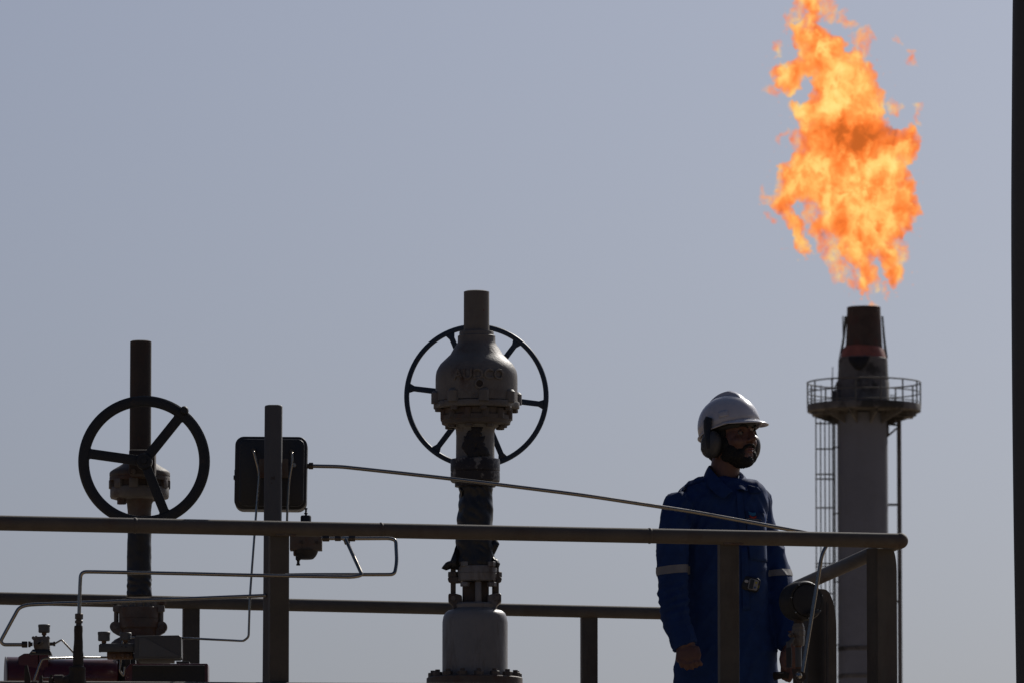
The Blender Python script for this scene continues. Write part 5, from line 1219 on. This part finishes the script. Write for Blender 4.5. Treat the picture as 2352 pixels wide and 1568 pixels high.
    step = 1.6
    us = np.arange(1735, 2122, step); vs = np.arange(-34, 716, step)
    U, V = np.meshgrid(us, vs)
    # 2-D gradient noise, to ruffle the outline
    rng = np.random.RandomState(3)
    def vnoise(x, y, seed):
        r = np.random.RandomState(seed); g = r.rand(64, 64) * 2 * np.pi
        xi = np.floor(x).astype(int); yi = np.floor(y).astype(int); fx = x - xi; fy = y - yi
        sx = fx * fx * fx * (fx * (fx * 6 - 15) + 10); sy = fy * fy * fy * (fy * (fy * 6 - 15) + 10)
        def gr(i, j, dx, dy): a = g[i % 64, j % 64]; return np.cos(a) * dx + np.sin(a) * dy
        a = gr(xi, yi, fx, fy); b = gr(xi + 1, yi, fx - 1, fy); c = gr(xi, yi + 1, fx, fy - 1); d = gr(xi + 1, yi + 1, fx - 1, fy - 1)
        return ((a * (1 - sx) + b * sx) * (1 - sy) + (c * (1 - sx) + d * sx) * sy) * 1.5
    def fbm(x, y, s, seed, o=4):
        t = 0; k = 1; 
        for i in range(o): t = t + vnoise(x / s, y / s, seed + i) * k; s *= .5; k *= .55
        return t
    Uw = U + fbm(U, V, 24, 11) * 5.5; Vw = V + fbm(U, V, 24, 31) * 5.5
    def sdf(poly):
        P = np.array(poly); x, y = Uw, Vw; ins = np.zeros(x.shape, bool); dm = np.full(x.shape, 1e9)
        x0, x1 = P[:, 0].min() - 40, P[:, 0].max() + 40
        for i in range(len(P)):
            ax, ay = P[i]; bx, by = P[(i + 1) % len(P)]
            c = ((ay > y) != (by > y)) & (x < (bx - ax) * (y - ay) / ((by - ay) if by != ay else 1e-9) + ax); ins ^= c
            dx, dy = bx - ax, by - ay; t = np.clip(((x - ax) * dx + (y - ay) * dy) / (dx * dx + dy * dy + 1e-9), 0, 1)
            dm = np.minimum(dm, (x - ax - t * dx) ** 2 + (y - ay - t * dy) ** 2)
        dm = np.sqrt(dm); return np.where(ins, dm, -dm)
    d = sdf(core)
    for h in hole: d = np.minimum(d, -sdf(h) - 1)
    d = d + fbm(U, V, 14, 51) * 4.5 + 5.5
    T = np.where(d > 0, 78 * (1 - np.exp(-d / 42)), 0)
    T *= .95 + .45 * fbm(U, V, 34, 71)
    T = np.where(d > 0, np.maximum(T, 5 * np.minimum(1, d / 6)), T)
    for w in wisps:
        dw = sdf(w) + 4.0 + fbm(U, V, 10, 91) * 3
        T = np.maximum(T, np.where(dw > 0, np.minimum(dw * .65, 9) * (.8 + .5 * fbm(U, V, 12, 95)), 0))
    dot = fbm(U, V, 9, 131, 3)                                 # flecks torn off around the fire
    near = sdf(core)
    T = np.maximum(T, np.where((near < 0) & (near > -34), np.maximum(0, (dot - .72) * 9), 0))
    T[T < .35] = 0
    T[0, :] = 0; T[-1, :] = 0; T[:, 0] = 0; T[:, -1] = 0
    # inflate into a closed skin: front and back sheets that meet at the rim
    Tm = T * YS / F
    n1 = fbm(U, V, 22, 201) ; n2 = fbm(U, V, 22, 231)
    front = Tm * (1 + .35 * n1); back = Tm * (1 + .35 * n2)
    swing = fbm(U, V, 120, 260, 2) * .25                      # the column of fire leans in and out
    on = T > 0
    cell = on[:-1, :-1] | on[1:, :-1] | on[:-1, 1:] | on[1:, 1:]
    need = np.zeros(on.shape, bool); need[:-1, :-1] |= cell; need[1:, :-1] |= cell; need[:-1, 1:] |= cell; need[1:, 1:] |= cell
    j, i = np.nonzero(need); nv = len(j)
    idx = -np.ones(on.shape, int); idx[j, i] = np.arange(nv)
    onv = on[j, i]; idb = idx.copy(); k = nv + np.arange(onv.sum()); idb[j[onv], i[onv]] = k
    # base points at the stack's distance
    o00 = W(1735, 0, YS); ex = (W(1736, 0, YS) - o00); 
    A0 = W(0, 0, YS); dU = W(1000, 0, YS) - A0; dV = W(0, 700, YS) - A0
    xw = A0.x + dU.x / 1000 * U[j, i]; zw = A0.z + dV.z / 700 * V[j, i] 
    yf = YS + swing[j, i] - front[j, i]; yb_ = YS + swing[j, i] + back[j, i]
    co = np.concatenate([np.stack([xw, yf, zw], 1), np.stack([xw[onv], yb_[onv], zw[onv]], 1)])
    cj, ci = np.nonzero(cell)
    def quads(ix): return np.stack([ix[cj, ci], ix[cj, ci + 1], ix[cj + 1, ci + 1], ix[cj + 1, ci]], 1)
    q = np.concatenate([quads(idx), quads(idb)[:, ::-1]])
    me = bpy.data.meshes.new('flame')
    me.vertices.add(len(co)); me.vertices.foreach_set('co', co.astype(np.float32).ravel())
    me.loops.add(len(q) * 4); me.loops.foreach_set('vertex_index', q.astype(np.int32).ravel())
    me.polygons.add(len(q)); me.polygons.foreach_set('loop_start', np.arange(0, len(q) * 4, 4, dtype=np.int32)); me.polygons.foreach_set('loop_total', np.full(len(q), 4, np.int32))
    me.update(calc_edges=True); me.validate()
    bm = bmesh.new(); bm.from_mesh(me); bmesh.ops.recalc_face_normals(bm, faces=bm.faces[:]); bm.to_mesh(me); bm.free()
    cen = Vector((W(1985, 400, YS).x, YS, W(1985, 400, YS).z))
    me.transform(Matrix.Translation(-cen))
    o = bpy.data.objects.new('flame', me); C.objects.link(o); o.location = cen
    tagt(o, 'tall ragged orange and yellow flame burning above the flare stack', 'flame')
    print('flame quads', len(q))
    m = bpy.data.materials.new('fire_volume'); m.use_nodes = True; nt = m.node_tree; N = nt.nodes; L = nt.links; N.clear()
    out = N.new('ShaderNodeOutputMaterial'); ab = N.new('ShaderNodeVolumeAbsorption'); em = N.new('ShaderNodeEmission'); add = N.new('ShaderNodeAddShader')
    ab.inputs['Color'].default_value = (0, 0, 0, 1)
    tc = N.new('ShaderNodeTexCoord')
    mp = N.new('ShaderNodeMapping'); mp.inputs['Scale'].default_value = (1, .6, .75); L.new(tc.outputs['Object'], mp.inputs['Vector'])
    n1 = N.new('ShaderNodeTexNoise'); n1.inputs['Scale'].default_value = 1.15; n1.inputs['Detail'].default_value = 7; n1.inputs['Roughness'].default_value = .62; n1.inputs['Distortion'].default_value = .35
    L.new(mp.outputs[0], n1.inputs['Vector'])
    # cooler, redder pocket in the middle of the fire (its sooty heart)
    sp = N.new('ShaderNodeVectorMath'); sp.operation = 'SUBTRACT'; pc = W(1955, 320, YS) - cen; sp.inputs[1].default_value = pc; L.new(tc.outputs['Object'], sp.inputs[0])
    sc = N.new('ShaderNodeVectorMath'); sc.operation = 'MULTIPLY'; sc.inputs[1].default_value = (1 / 1.9, .0, 1 / 1.05); L.new(sp.outputs[0], sc.inputs[0])
    ln = N.new('ShaderNodeVectorMath'); ln.operation = 'LENGTH'; L.new(sc.outputs[0], ln.inputs[0])
    mr = N.new('ShaderNodeMapRange'); mr.inputs['From Min'].default_value = .45; mr.inputs['From Max'].default_value = 1.3; mr.inputs['To Min'].default_value = .23; mr.inputs['To Max'].default_value = 0.0
    L.new(ln.outputs['Value'], mr.inputs['Value'])
    sb = N.new('ShaderNodeMath'); sb.operation = 'SUBTRACT'; L.new(n1.outputs['Fac'], sb.inputs[0]); L.new(mr.outputs[0], sb.inputs[1])
    sx = N.new('ShaderNodeSeparateXYZ'); L.new(tc.outputs['Object'], sx.inputs[0]); ay = N.new('ShaderNodeMath'); ay.operation = 'ABSOLUTE'; L.new(sx.outputs['Y'], ay.inputs[0])
    my = N.new('ShaderNodeMapRange'); my.inputs['From Min'].default_value = 0; my.inputs['From Max'].default_value = .7; my.inputs['To Min'].default_value = -.085; my.inputs['To Max'].default_value = .025; L.new(ay.outputs[0], my.inputs['Value'])
    ad2 = N.new('ShaderNodeMath'); ad2.operation = 'ADD'; L.new(sb.outputs[0], ad2.inputs[0]); L.new(my.outputs[0], ad2.inputs[1])
    cr = N.new('ShaderNodeValToRGB'); L.new(ad2.outputs[0], cr.inputs['Fac']); e = cr.color_ramp.elements
    e[0].position = .26; e[0].color = (.55, .12, .02, 1)
    e[1].position = .34; e[1].color = (.95, .19, .03, 1)
    for p, c_ in ((.43, (1.0, .29, .06)), (.5, (1.0, .42, .1)), (.57, (1.0, .6, .16)), (.68, (1.0, .78, .25))):
        k = e.new(p); k.color = (*c_, 1)
    SIG = 3.6
    L.new(cr.outputs[0], em.inputs['Color']); em.inputs['Strength'].default_value = SIG * 1.05; ab.inputs['Density'].default_value = SIG
    L.new(ab.outputs[0], add.inputs[0]); L.new(em.outputs[0], add.inputs[1]); L.new(add.outputs[0], out.inputs['Volume'])
    me.materials.append(m)
    try: m.cycles.volume_step_rate = .12
    except Exception as ex_: print('step', ex_)
flame()
